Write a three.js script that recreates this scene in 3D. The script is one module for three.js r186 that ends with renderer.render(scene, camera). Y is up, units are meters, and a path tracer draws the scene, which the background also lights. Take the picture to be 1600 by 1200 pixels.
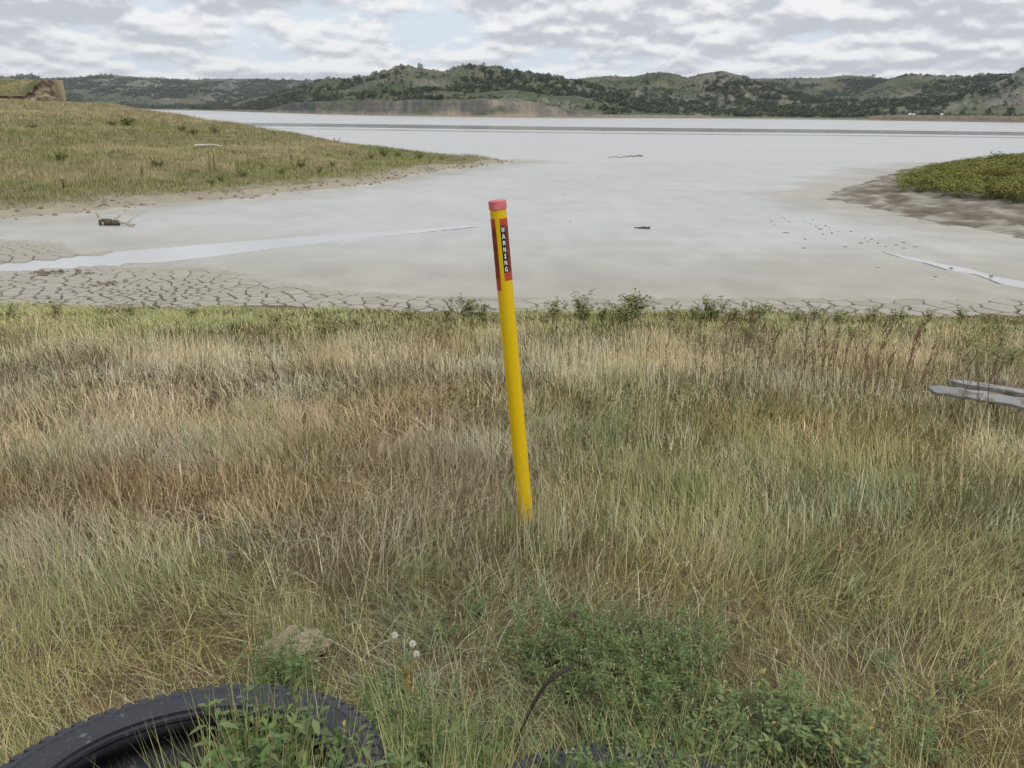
import * as THREE from 'three';
import { mergeGeometries, mergeVertices } from 'three/addons/utils/BufferGeometryUtils.js';

// ---------------------------------------------------------------- camera, sky, sun, exposure
const scene = new THREE.Scene();
const FOCAL = 1230, CAM_Y = 1.65;                                  // focal length in photograph pixels (1600 x 1200)
const camera = new THREE.PerspectiveCamera(2 * Math.atan(600 / FOCAL) * 180 / Math.PI, 4 / 3, 0.05, 12000);
camera.position.set(0, CAM_Y, 0);
camera.rotation.order = 'YXZ';
camera.rotation.set(-19.1 * Math.PI / 180, 0, 0.63 * Math.PI / 180);
camera.updateMatrixWorld(true);

const EXPOSURE = 1.0, SUN = 1.5, SKY = 1.0;
const renderer = new THREE.WebGLRenderer({ antialias: true });
renderer.toneMapping = THREE.LinearToneMapping;
renderer.toneMappingExposure = EXPOSURE;
renderer.shadowMap.enabled = true;
renderer.setSize(1024, 768);

const sun = new THREE.DirectionalLight(new THREE.Color(1, 0.96, 0.9), SUN);
sun.name = 'sun'; sun.position.set(26, 48, 22); sun.target.position.set(0, 0, -8);
sun.castShadow = true; sun.shadow.radius = 24; sun.shadow.mapSize.set(4096, 4096);
Object.assign(sun.shadow.camera, { left: -60, right: 60, top: 60, bottom: -60, near: 1, far: 200 });
scene.add(sun, sun.target);

// ---------------------------------------------------------------- numbers
const rngOf = (seed) => () => { seed = (seed + 0x6d2b79f5) | 0; let t = Math.imul(seed ^ (seed >>> 15), 1 | seed); t = (t + Math.imul(t ^ (t >>> 7), 61 | t)) ^ t; return ((t ^ (t >>> 14)) >>> 0) / 4294967296; };
const R = rngOf(7), rr = (a, b, r = R) => a + (b - a) * r(), pick = (a, r = R) => a[Math.floor(r() * a.length)];
const clamp = (x, a = 0, b = 1) => Math.min(b, Math.max(a, x)), lerp = (a, b, t) => a + (b - a) * t;
const sstep = (a, b, x) => { const t = clamp((x - a) / (b - a)); return t * t * (3 - 2 * t); };
const h3 = (x, y, z) => { let h = Math.imul(x, 374761393) ^ Math.imul(y, 668265263) ^ Math.imul(z, 2147483647 - 1274126177); h = Math.imul(h ^ (h >>> 13), 1274126177); h ^= h >>> 16; return (h >>> 0) / 4294967296; };
function n3(x, y, z) {                                             // value noise, 0..1
  const X = Math.floor(x), Y = Math.floor(y), Z = Math.floor(z); let a = x - X, b = y - Y, c = z - Z;
  a = a * a * (3 - 2 * a); b = b * b * (3 - 2 * b); c = c * c * (3 - 2 * c);
  const q = (i, j, k) => h3(X + i, Y + j, Z + k);
  const x00 = q(0, 0, 0) + (q(1, 0, 0) - q(0, 0, 0)) * a, x10 = q(0, 1, 0) + (q(1, 1, 0) - q(0, 1, 0)) * a;
  const x01 = q(0, 0, 1) + (q(1, 0, 1) - q(0, 0, 1)) * a, x11 = q(0, 1, 1) + (q(1, 1, 1) - q(0, 1, 1)) * a;
  const y0 = x00 + (x10 - x00) * b, y1 = x01 + (x11 - x01) * b;
  return y0 + (y1 - y0) * c;
}
function n2(x, y, s = 0) {
  const X = Math.floor(x), Y = Math.floor(y); let a = x - X, b = y - Y; a = a * a * (3 - 2 * a); b = b * b * (3 - 2 * b);
  const p = h3(X, Y, s), q = h3(X + 1, Y, s), u = h3(X, Y + 1, s), v = h3(X + 1, Y + 1, s);
  return lerp(p + (q - p) * a, u + (v - u) * a, b);
}
const fbm = (x, y, o = 4, s = 0) => { let a = 0.5, t = 0, n = 0; for (let i = 0; i < o; i++) { t += a * n2(x, y, s + i); n += a; a *= 0.5; x = x * 2.03 + 11.3; y = y * 2.03 + 7.7; } return t / n; };
const ridged = (x, y, o = 4, s = 0) => { let a = 0.5, t = 0, n = 0; for (let i = 0; i < o; i++) { t += a * (1 - Math.abs(2 * n2(x, y, s + i) - 1)); n += a; a *= 0.5; x = x * 2.07 + 3.1; y = y * 2.07 + 5.9; } return t / n; };
const table = (pts) => (x) => {                                    // piecewise linear
  if (x <= pts[0][0]) return pts[0][1];
  for (let i = 1; i < pts.length; i++) if (x <= pts[i][0]) return lerp(pts[i - 1][1], pts[i][1], (x - pts[i - 1][0]) / (pts[i][0] - pts[i - 1][0]));
  return pts[pts.length - 1][1];
};

// ---------------------------------------------------------------- sky: broken grey-white cloud cover, alike in every direction
{
  const W = 4096, H = 2048, data = new Float32Array(W * H * 4);
  const cloud = (cx, cz, w) => {
    let a = 0.5, t = 0, k = 1;
    for (let i = 0; i < 6; i++) { t += a * n3(cx * k + i * 17, w * k + i * 5, cz * k + i * 31); a *= 0.54; k *= 2.1; }
    return t / 1.06;
  };
  for (let row = H / 2; row < H; row++) {
    const el = ((row + 0.5) / H - 0.5) * 180, w = Math.log(el + 2.6) * 5.6, w2 = Math.log(el + 2.6 + 0.22 + el * 0.05) * 5.6;
    const step = el > 50 ? 4 : el > 20 ? 2 : 1;
    for (let col = 0; col < W; col += step) {
      const az = ((col + 0.5) / W + 0.095) * 2 * Math.PI, R0 = 15 * Math.max(0.12, Math.cos(el * Math.PI / 180)), cx = Math.cos(az) * R0 + 40, cz = Math.sin(az) * R0 + 40;
      const n = cloud(cx, cz, w), up = cloud(cx, cz, w2), cover = n3(cx * 0.7 + 9, w * 0.5, cz * 0.7);
      const body = sstep(0.24, 0.41, n + (cover - 0.5) * 0.2), lit = clamp(0.46 + (n - up) * 4.6 - (n - 0.5) * 1.2);
      const thin = sstep(0.30, 0.44, n + (cover - 0.5) * 0.3);
      const gap = [0.71, 0.79, 0.885], grey = [0.56, 0.59, 0.65], white = [0.93, 0.94, 0.955], veil = [0.79, 0.825, 0.885];
      for (let c = 0; c < 3; c++) {
        const cl = lerp(grey[c], white[c], sstep(0.05, 0.95, lit)), bg = lerp(gap[c], veil[c], thin);
        let v = lerp(bg, cl, body);
        v = lerp(v, [0.83, 0.85, 0.88][c], 0.45 * Math.exp(-el / 1.1));
        for (let k = 0; k < step && col + k < W; k++) data[(row * W + col + k) * 4 + c] = v * SKY;
      }
      for (let k = 0; k < step && col + k < W; k++) data[(row * W + col + k) * 4 + 3] = 1;
    }
  }
  for (let i = 0; i < (H / 2) * W; i++) { data[i * 4] = 0.3; data[i * 4 + 1] = 0.3; data[i * 4 + 2] = 0.28; data[i * 4 + 3] = 1; }
  const t = new THREE.DataTexture(data, W, H, THREE.RGBAFormat, THREE.FloatType);
  t.mapping = THREE.EquirectangularReflectionMapping; t.magFilter = THREE.LinearFilter; t.minFilter = THREE.LinearFilter; t.needsUpdate = true;
  scene.background = t; scene.environment = t;
}
scene.fog = new THREE.FogExp2(new THREE.Color(0.78, 0.86, 0.95), 0.00009);

// ---------------------------------------------------------------- pixel -> direction; its distance always comes from the ground it touches
const ray = (u, v) => new THREE.Vector3((u - 800) / FOCAL, (600 - v) / FOCAL, -1).applyQuaternion(camera.quaternion);
const onLevel = (u, v, y) => { const r = ray(u, v), t = (y - CAM_Y) / r.y; return [r.x * t, -r.z * t]; };     // [x, d], d = -z
const atDist = (u, v, d) => { const r = ray(u, v), t = d / Math.hypot(r.x, r.z); return new THREE.Vector3(r.x * t, CAM_Y + r.y * t, r.z * t); };
const MUD = -2.85;
const groundY = (x, d) => -0.155 * d + (fbm(x * 0.5 + 50, d * 0.5 + 50, 3, 3) - 0.5) * 0.16 * clamp(d / 3) + (fbm(x * 2 + 9, d * 2, 2, 5) - 0.5) * 0.05 + 0.16 * sstep(1.85, 0.9, d);
const onGround = (u, v) => { const r = ray(u, v); let lo = 0.3, hi = 40; for (let i = 0; i < 50; i++) { const m = (lo + hi) / 2; if (CAM_Y + r.y * m < groundY(r.x * m, -r.z * m)) hi = m; else lo = m; } return new THREE.Vector3(r.x * lo, CAM_Y + r.y * lo, r.z * lo); };

// ---------------------------------------------------------------- object helpers
const taken = new Map();
const numbered = (n) => { const k = taken.get(n) ?? 0; taken.set(n, k + 1); return k ? n + '_' + String(k).padStart(3, '0') : n; };
const lit = (o) => { o.traverse((m) => { if (m.isMesh) { m.castShadow = true; m.receiveShadow = true; } }); return o; };
function put(o, name, label, category, group, kind) {
  o.name = numbered(name); if (label) o.userData.label = label; if (category) o.userData.category = category;
  if (group) o.userData.group = group; if (kind) o.userData.kind = kind;
  scene.add(lit(o)); return o;
}
const thing = (name, label, category, pos, group) => { const g = new THREE.Group(); g.position.copy(pos); return put(g, name, label, category, group); };
const part = (parent, name, geo, mat) => { const m = new THREE.Mesh(geo, mat); m.name = name; m.castShadow = m.receiveShadow = true; parent.add(m); return m; };
function copy(o, pos, turn, s, label, group) {
  const c = o.clone(); c.name = numbered(o.name.replace(/_\d{3}$/, '')); c.position.copy(pos); c.rotation.y = turn; c.scale.setScalar(s);
  c.userData = { ...o.userData }; if (label) c.userData.label = label; if (group) c.userData.group = group; scene.add(c); return c;
}
const std = (color, roughness = 0.85, more = {}) => new THREE.MeshStandardMaterial({ color: new THREE.Color().setRGB(...color), roughness, ...more });
const leafMat = (more = {}) => new THREE.MeshPhysicalMaterial({ color: 0xffffff, vertexColors: true, roughness: 0.9, specularIntensity: 0.3, side: THREE.DoubleSide, ...more });
const noiseTex = (size, f, srgb) => {
  const d = new Uint8Array(size * size * 4);
  for (let y = 0; y < size; y++) for (let x = 0; x < size; x++) { const c = f(x / size, y / size, x, y), i = (y * size + x) * 4; d[i] = clamp(c[0], 0, 255); d[i + 1] = clamp(c[1], 0, 255); d[i + 2] = clamp(c[2], 0, 255); d[i + 3] = 255; }
  const t = new THREE.DataTexture(d, size, size); t.wrapS = t.wrapT = THREE.RepeatWrapping; t.magFilter = t.minFilter = THREE.LinearFilter; if (srgb) t.colorSpace = THREE.SRGBColorSpace; t.needsUpdate = true; return t;
};
// tiling noise
const tile2 = (u, v, k, s) => { const p = (a, b) => n2(a, b, s); const x = u * k, y = v * k, fx = u, fy = v; return lerp(lerp(p(x, y), p(x - k, y), fx), lerp(p(x, y - k), p(x - k, y - k), fx), fy); };
function meshOf(pos, idx, { col, uv, nor } = {}) {
  const g = new THREE.BufferGeometry(); g.setAttribute('position', new THREE.Float32BufferAttribute(pos, 3));
  if (col) g.setAttribute('color', new THREE.Float32BufferAttribute(col, 3));
  if (uv) g.setAttribute('uv', new THREE.Float32BufferAttribute(uv, 2));
  g.setIndex(idx); if (nor) g.setAttribute('normal', new THREE.Float32BufferAttribute(nor, 3)); else g.computeVertexNormals();
  return g;
}
function gridMesh(xs, ds, f, colour) {                             // f(x, d) -> y
  const pos = [], idx = [], col = [], uv = [], n = xs.length;
  for (const d of ds) for (const x of xs) { const y = f(x, d); pos.push(x, y, -d); uv.push(x, d); if (colour) col.push(...colour(x, d, y)); }
  for (let j = 0; j + 1 < ds.length; j++) for (let i = 0; i + 1 < n; i++) { const a = j * n + i, b = a + 1, c = a + n, e = c + 1; idx.push(a, b, c, b, e, c); }
  return meshOf(pos, idx, { uv, col: colour ? col : undefined });
}
const range = (a, b, s) => { const o = []; for (let x = a; x <= b + 1e-6; x += s) o.push(x); return o; };
const grow = (a, b, s, k) => { const o = []; for (let x = a; x < b; x += s, s *= k) o.push(x); o.push(b); return o; };
const inPoly = (P, x, y) => { let c = false; for (let i = 0, j = P.length - 1; i < P.length; j = i++) if ((P[i][1] > y) !== (P[j][1] > y) && x < (P[j][0] - P[i][0]) * (y - P[i][1]) / (P[j][1] - P[i][1]) + P[i][0]) c = !c; return c; };
const sdPoly = (P, x, y) => { let m = 1e9; for (let i = 0, j = P.length - 1; i < P.length; j = i++) { const ax = P[j][0], ay = P[j][1], bx = P[i][0] - ax, by = P[i][1] - ay, t = clamp(((x - ax) * bx + (y - ay) * by) / (bx * bx + by * by + 1e-9)); m = Math.min(m, Math.hypot(x - ax - bx * t, y - ay - by * t)); } return inPoly(P, x, y) ? m : -m; };

// ================================================================ LARGE STRUCTURE
// ---- the sloping meadow the camera stands on
const soilTex = noiseTex(512, (u, v, x, y) => { const a = tile2(u, v, 90, 1), b = tile2(u, v, 18, 2), c = h3(x, y, 9), k = 0.6 * a + 0.3 * b + 0.25 * c; return [62 + 66 * k, 50 + 58 * k, 33 + 42 * k]; }, true);
soilTex.repeat.set(0.7, 0.7);
{
  const g = gridMesh([...range(-60, -16.4, 1.2), ...range(-16, 16, 0.16), ...range(16.4, 60, 1.2)], [...range(-30, -1, 1), ...range(-0.6, 21.5, 0.16)], groundY);
  put(new THREE.Mesh(g, new THREE.MeshStandardMaterial({ map: soilTex, roughness: 1 })), 'meadow_ground', 'sloping soil and thatch under the dry meadow grass', 'ground', null, 'structure');
}

// ---- mud flat
const streamPoly = [...[[-260, 436], [-100, 420], [0, 411], [60, 405], [200, 391], [330, 380], [450, 371], [560, 363], [650, 357.5], [740, 351]], ...[[745, 352.5], [650, 361.5], [560, 370], [450, 383], [330, 398], [220, 410], [130, 415], [60, 419], [0, 424], [-100, 436], [-260, 452]]].map(([u, v]) => onLevel(u, v, MUD));
const rightStream = [...[[1720, 456], [1640, 446], [1600, 439], [1560, 432], [1520, 420], [1480, 413], [1440, 404], [1410, 398], [1380, 390]], ...[[1380, 391.5], [1410, 401], [1440, 407], [1480, 419], [1520, 425], [1560, 440], [1600, 448], [1640, 460], [1720, 472]]].map(([u, v]) => onLevel(u, v, MUD));
const leftShore = [[-600, 420], [-330, 385], [-100, 353], [0, 345], [70, 336], [200, 323], [330, 312], [430, 303], [520, 292], [600, 281], [700, 264], [760, 256], [805, 252.5], [770, 249], [700, 245], [650, 239.5]].map(([u, v]) => onLevel(u, v, MUD));
const polar = (u, d) => { const p = atDist(u, 170, d); return [p.x, -p.z]; };
const leftPoly = [...leftShore, polar(560, 104), polar(450, 130), polar(350, 170), polar(200, 270), polar(-100, 330), polar(-700, 330), polar(-900, 60)];
const rightPoly = [[1288, 310], [1340, 325], [1400, 338], [1500, 357], [1600, 375], [1760, 404], [2100, 470], [2300, 300], [1900, 236], [1700, 241], [1560, 248], [1470, 255], [1400, 265], [1340, 284], [1300, 302]].map(([u, v]) => onLevel(u, v, MUD));
const grassEdge = (x) => onLevel(800, 489, MUD)[1] + 0.35 * Math.sin(x * 0.4) + (fbm(x * 0.7, 3, 3) - 0.5) * 0.8;
const crackTop = table([[-120, 366], [0, 368], [110, 374], [150, 408], [170, 412], [250, 413], [330, 412], [450, 438], [560, 452], [700, 460], [900, 463], [1200, 463], [1450, 463], [1600, 464], [1800, 464]].map(([u, v]) => onLevel(u, v, MUD)).sort((a, b) => a[0] - b[0]));
const crackT = (x, d) => clamp((d - (grassEdge(x) - 0.6)) / Math.max(0.8, crackTop(x) - (grassEdge(x) - 0.6)), 0, 1.2);   // 0 at the grass, 1 where cracks close
const waterEdge = (x) => 80 + 0.1 * Math.abs(x) + 6 * (fbm(x * 0.06, 1, 3) - 0.5);
function mudY(x, d) {
  const t = crackT(x, d), calm = 0.12 + 0.88 * sstep(0.95, 1.2, t);
  let y = MUD + ((fbm(x * 0.25, d * 0.12, 3, 11) - 0.5) * 0.03 + (fbm(x * 1.7, d * 0.9, 2, 12) - 0.5) * 0.012) * calm;
  y -= 0.15 * (1 - sstep(0.5, 1.02, t));
  const s = sdPoly(streamPoly, x, d); y -= 0.11 * sstep(-0.32, 0.06, s);
  const s2 = sdPoly(rightStream, x, d); y -= 0.07 * sstep(-0.3, 0.1, s2);
  y -= 0.05 * sstep(waterEdge(x) - 10, waterEdge(x) + 10, d) + 0.3 * sstep(waterEdge(x) + 5, waterEdge(x) + 40, d);
  return y;
}
{
  const ds = grow(15.5, 135, 0.16, 1.011), xs = [...range(-110, -41, 3), ...range(-40, 45, 0.24), ...range(46, 115, 3)];
  const g = gridMesh(xs, ds, mudY);
  const x0 = -110, x1 = 115, d0 = 15.5, d1 = 135, S = 2048, uv = g.attributes.uv;
  for (let i = 0; i < uv.count; i++) uv.setXY(i, (uv.getX(i) - x0) / (x1 - x0), (uv.getY(i) - d0) / (d1 - d0));
  const wet = (x, d) => {                                          // 0 dry silt, 1 wet film
    const shore = Math.max(sdPoly(leftPoly, x, d), sdPoly(rightPoly, x, d));
    const near = sstep(grassEdge(x) + 2, grassEdge(x) + 16, d + (fbm(x * 0.2, d * 0.2, 3, 21) - 0.5) * 8);
    return clamp(near * (1 - 0.9 * sstep(-5, -0.3, shore + (fbm(x * 0.4, d * 0.3, 3, 22) - 0.5) * 4)) + (fbm(x * 0.12, d * 0.5, 3, 23) - 0.5) * 0.25);
  };
  const cd = new Uint8Array(S * S * 4), rd = new Uint8Array(S * S * 4), q = 4, small = new Float32Array((S / q + 1) * (S / q + 1));
  for (let j = 0; j <= S / q; j++) for (let i = 0; i <= S / q; i++) small[j * (S / q + 1) + i] = wet(x0 + i * q / S * (x1 - x0), d0 + j * q / S * (d1 - d0));
  for (let j = 0; j < S; j++) for (let i = 0; i < S; i++) {
    const a = i / q, b = j / q, A = Math.floor(a), B = Math.floor(b), N = S / q + 1, fx = a - A, fy = b - B;
    const w = lerp(lerp(small[B * N + A], small[B * N + A + 1], fx), lerp(small[(B + 1) * N + A], small[(B + 1) * N + A + 1], fx), fy);
    const x = x0 + i / S * (x1 - x0), d = d0 + j / S * (d1 - d0), n = n2(x * 1.3, d * 0.8, 31) * 0.5 + h3(i, j, 4) * 0.3 + n2(x * 0.3, d * 0.25, 33) * 0.4, k = (j * S + i) * 4;
    const lines = (n2(x * 0.05 + d * 0.02, d * 1.1 + n2(x * 0.2, d * 0.2, 35) * 2, 34) - 0.5) * 6 + (fbm(x * 0.5, d * 0.9, 3, 36) - 0.5) * 9, V = 26 * (n - 0.6) + lines; cd[k] = lerp(172, 184, w) + V; cd[k + 1] = lerp(168, 184, w) + V; cd[k + 2] = lerp(157, 181, w) + V; cd[k + 3] = 255;
    const ro = lerp(205, 92, w) + 26 * (n - 0.6) + lines * 1.2; rd[k] = rd[k + 1] = rd[k + 2] = clamp(ro, 60, 255); rd[k + 3] = 255;
  }
  const ct = new THREE.DataTexture(cd, S, S), rt = new THREE.DataTexture(rd, S, S);
  for (const t of [ct, rt]) { t.magFilter = t.minFilter = THREE.LinearFilter; t.needsUpdate = true; } ct.colorSpace = THREE.SRGBColorSpace;
  const bump = noiseTex(512, (u, v, x, y) => { const k = 150 * tile2(u, v, 24, 41) + 70 * tile2(u, v, 80, 42) + 30 * h3(x, y, 3); return [k, k, k]; }); bump.repeat.set(40, 22);
  put(new THREE.Mesh(g, new THREE.MeshStandardMaterial({ map: ct, roughnessMap: rt, roughness: 1, bumpMap: bump, bumpScale: 0.012 })), 'mud_flat', 'smooth pale grey mud flat of the drawn-down bay', 'mud flat', null, 'structure');
}
const mudFlat = scene.getObjectByName('mud_flat');

// ---- water: the lake and the two trickles
const waterMat = (rough, more = {}) => new THREE.MeshPhysicalMaterial({ color: new THREE.Color().setRGB(0.5, 0.505, 0.5), roughness: rough, ior: 1.4, ...more });
{
  // wind-ruffled and calmer bands lie across the lake
  const S = 2048, far = 1100, d = new Uint8Array(8 * S * 4);
  const band = (dd) => { const n = (fbm(dd * 0.02, 2, 3, 61) - 0.5) * 30; const calm = (a, b, s) => sstep(a - s, a + s, dd) * (1 - sstep(b - s, b + s, dd)); return clamp(calm(126, 134, 4) * 0.7 + calm(186, 204, 5) * 0.85 + calm(214, 275, 8) * 1.0 + calm(285, 300, 6) * 0.5 + calm(330, 348, 8) * 0.45 + calm(430, 600, 50) * 0.4 + n * 0.006); };
  for (let j = 0; j < S; j++) for (let i = 0; i < 8; i++) { const v = lerp(0.43, 0.095, band(60 + j / S * far)) * 255, k = (j * 8 + i) * 4; d[k] = d[k + 1] = d[k + 2] = v; d[k + 3] = 255; }
  const t = new THREE.DataTexture(d, 8, S); t.magFilter = t.minFilter = THREE.LinearFilter; t.needsUpdate = true;
  const xs = [...range(-3500, -350, 350), ...range(-300, 300, 20), ...range(350, 3500, 350)], ds = [55, 60, ...range(70, 400, 15), ...range(450, 1100, 50), 1500, 2200, 3200, 4500];
  const g = gridMesh(xs, ds, () => MUD - 0.028), uv = g.attributes.uv;
  for (let i = 0; i < uv.count; i++) { const x = uv.getX(i), dd = uv.getY(i); uv.setXY(i, 0.5, clamp((dd + 0.0 * x + 5 * Math.sin(x * 0.013) + 3 * Math.sin(x * 0.041 + 1) - 60) / far, 0.001, 0.999)); }
  put(new THREE.Mesh(g, waterMat(1, { roughnessMap: t })), 'lake_water', 'wide grey lake with calm and wind-ruffled bands', 'lake', null, 'structure');
  const strip = (poly, name, label, y) => {
    const sh = poly.map(([x, d2]) => new THREE.Vector2(x, d2)), f = THREE.ShapeUtils.triangulateShape(sh, []), pos = [], idx = [];
    for (const p of sh) pos.push(p.x, y, -p.y);
    for (const [a, b, c] of f) idx.push(a, b, c);
    put(new THREE.Mesh(meshOf(pos, idx, { nor: sh.flatMap(() => [0, 1, 0]) }), waterMat(0.12)), name, label, 'stream', null, 'structure');
  };
  const wide = (poly, k) => { const n = poly.length / 2, o = poly.map((p) => p.slice()); for (let i = 0; i < n; i++) { const j = poly.length - 1 - i; o[i][1] += k; o[j][1] -= k; } return o; };
  strip(wide(streamPoly, 0.2), 'mud_channel_water', 'shallow bright strip of water draining across the mud', MUD - 0.04);
  strip(wide(rightStream, 0.2), 'mud_trickle_water', 'narrow trickle of water crossing the mud below the weedy point', MUD - 0.035);
}

// ---- the grassy bank on the far side of the bay
const bankCtl = [[640, 240, 86], [560, 231, 82], [500, 225, 78], [430, 207, 84], [350, 190, 92], [270, 181, 100], [200, 173, 108], [100, 163, 116], [0, 157, 116], [-150, 151, 116], [-400, 140, 110], [-700, 130, 100],
  [0, 290, 42], [0, 250, 50], [0, 205, 68], [0, 176, 90], [-300, 260, 48], [-300, 190, 70], [150, 280, 45], [150, 240, 56], [150, 200, 78], [300, 270, 49], [300, 235, 66], [300, 205, 82], [450, 262, 57], [450, 235, 70], [600, 258, 68], [700, 254, 74], [560, 245, 72]]
  .map(([u, v, d]) => { const p = atDist(u, v, d); return [p.x, -p.z, p.y - MUD]; }).concat([[...polar(560, 104), 0.4], [...polar(350, 160), 2.2], [...polar(100, 200), 4], [...polar(-300, 260), 5]]);
const bankRaw = (x, d) => { let a = 0, b = 0; for (const [px, pd, h] of bankCtl) { const w = 1 / (((px - x) ** 2 + (pd - d) ** 2) ** 1.6 + 4); a += w * h; b += w; } return a / b; };
function bankY(x, d) {
  const w = (fbm(x * 0.3, d * 0.3, 3, 71) - 0.5) * 2.4, s = sdPoly(leftPoly, x, d) + w * clamp(1);
  if (s < 0) return MUD - 0.02 + 0.12 * s;
  return MUD - 0.02 + Math.min(bankRaw(x, d) + (fbm(x * 0.15, d * 0.15, 3, 72) - 0.5) * 0.5, 0.1 * (1 - Math.exp(-s / 0.3)) + 0.09 * s + 0.004 * s * s) + (fbm(x * 1.1, d * 1.1, 3, 73) - 0.5) * 0.12 * clamp(s / 3);
}
const soilCol = (x, d, k = 1) => { const n = fbm(x * 1.5, d * 1.5, 3, 75); return [0.27 * (0.75 + 0.5 * n) * k, 0.235 * (0.75 + 0.5 * n) * k, 0.175 * (0.75 + 0.5 * n) * k]; };
{
  const xs = range(-130, 8, 0.7), ds = grow(26, 330, 0.5, 1.012);
  const g = gridMesh(xs, ds, bankY, (x, d, y) => { const s = sdPoly(leftPoly, x, d) + (fbm(x * 0.3, d * 0.3, 3, 71) - 0.5) * 2.4, n = fbm(x * 1.5, d * 1.5, 3, 75), gr = sstep(1.5, 4, s + (n - 0.5) * 3); const so = soilCol(x, d, 1.25); return [lerp(so[0], 0.2, gr), lerp(so[1], 0.17, gr), lerp(so[2], 0.09, gr)]; });
  put(new THREE.Mesh(g, new THREE.MeshStandardMaterial({ vertexColors: true, roughness: 1 })), 'far_bank_terrain', 'grassy bank rising beyond the mud bay', 'bank', null, 'structure');
}
// ---- eroded cut bank at the top of that slope
const cutDir = polar(100, 1), cutSide = [cutDir[1], -cutDir[0]];    // away from the eye, and to its right
const cutY = (s, t) => {                                           // s: metres to the left of the broken end, t: metres behind its face
  const base = atDist(100, 160, 124).y - 0.7, w = (fbm(s * 0.6 + 4, t * 0.6, 3, 81) - 0.5) * 1.6, w2 = (fbm(s * 1.7, t * 1.7, 2, 82) - 0.5) * 0.5;
  const face = sstep(-0.15, 0.35, t + w + w2 - 1.1 * sstep(0, 5, s) - 0.6), end = sstep(-0.1, 0.3, s + w * 0.5 + w2);
  const low = lerp(3.4, 0.9, sstep(2.0, 4.6, s + w2)), top = 3.45 + 0.1 * fbm(s * 0.4, t * 0.4, 3, 84) + 0.01 * s;
  return base + face * end * Math.min(top, low + 0.35 * Math.max(0, t - 1) * sstep(2.4, 3.8, s)) + 0.3 * sstep(0, 14, s) * 0 - 2.5 * sstep(-1, -4, s) - 1.5 * sstep(-1, -4, t) - 4 * sstep(22, 34, t);
};
{
  const pos = [], idx = [], col = [], ss = range(-5, 45, 0.3), ts = [...range(-5, 8, 0.3), ...range(8.6, 36, 0.8)], O = polar(102, 124), n = ss.length;
  const at = (s, t, y) => [O[0] - cutSide[0] * s + cutDir[0] * t, y, -(O[1] - cutSide[1] * s + cutDir[1] * t)];
  for (const t of ts) for (const s of ss) { const y = cutY(s - 0.9, t - 0.9), m = fbm(s * 0.35, t * 0.5, 4, 86), q = sstep(0.4, 0.6, m); pos.push(...at(s, t, y)); col.push(lerp(0.15, 0.3, q), lerp(0.155, 0.25, q), lerp(0.07, 0.13, q)); }
  for (let j = 0; j + 1 < ts.length; j++) for (let i = 0; i + 1 < n; i++) { const a = j * n + i; idx.push(a, a + n, a + 1, a + 1, a + n, a + n + 1); }
  const g1 = meshOf(pos, idx, { col });
  const P = [], C = [], I = [], rows = 16, front = []; const hash = (t, s) => t;
  for (let s = 44; s > 0.5; s -= 0.22) { let t = -0.9; while (t < 6 && cutY(s, t + 0.25) - cutY(s, t - 0.25) < 0.22) t += 0.1; front.push([s, t < 6 ? t : 1.5, 0, -1]); }
  for (let t = front[front.length - 1][1]; t < 16; t += 0.22) front.push([0.1, t, -1, -0.25]);
  front.forEach(([s, t, ns, nt], q) => {
    const end = q > front.length - 75, y0 = cutY(s + ns * 1.1, t + nt * 1.1) - 0.35, y1 = cutY(s - ns * 0.9 + (end ? 0.4 : 0), t - nt * 0.9) + 0.04;
    for (let j = 0; j <= rows; j++) { const f = j / rows, y = lerp(y0, y1, f), k = (n3(s * 1.1 + t, y * 1.5, t * 1.1) - 0.5) * 1.0 + (n3(s * 3 + t * 2, y * 4, t * 3) - 0.5) * 0.35, out = 0.5 * (1 - f) ** 2 + 0.34 * sstep(0.82, 0.98, f) + k * (0.35 + 0.4 * Math.sin(f * 3.14)), m = n3(s * 2 + t, y * 5, t * 2) * 0.6 + n3(s * 6, y * 9, t * 6) * 0.4; P.push(...at(s + ns * out, t + nt * out, y)); const mm = sstep(0.25, 0.75, m); C.push(lerp(0.08, 0.42, mm), lerp(0.055, 0.34, mm), lerp(0.04, 0.23, mm)); }
    P.push(...at(s - ns * 1.6, t - nt * 1.6, y1 + 0.02)); C.push(0.2, 0.18, 0.09);
  });
  for (let q = 0; q + 1 < front.length; q++) for (let j = 0; j <= rows; j++) { const a = q * (rows + 2) + j, c = a + rows + 2; I.push(a, c, a + 1, c, c + 1, a + 1); }
  const cm = new THREE.MeshStandardMaterial({ vertexColors: true, roughness: 1, side: THREE.DoubleSide });
  const bank = put(new THREE.Mesh(g1, cm), 'eroded_cut_bank', 'grass-capped bank with a crumbling bare earth end', 'bank', null, 'structure');
  part(bank, 'earth_face', meshOf(P, I, { col: C }), cm);
}

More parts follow.
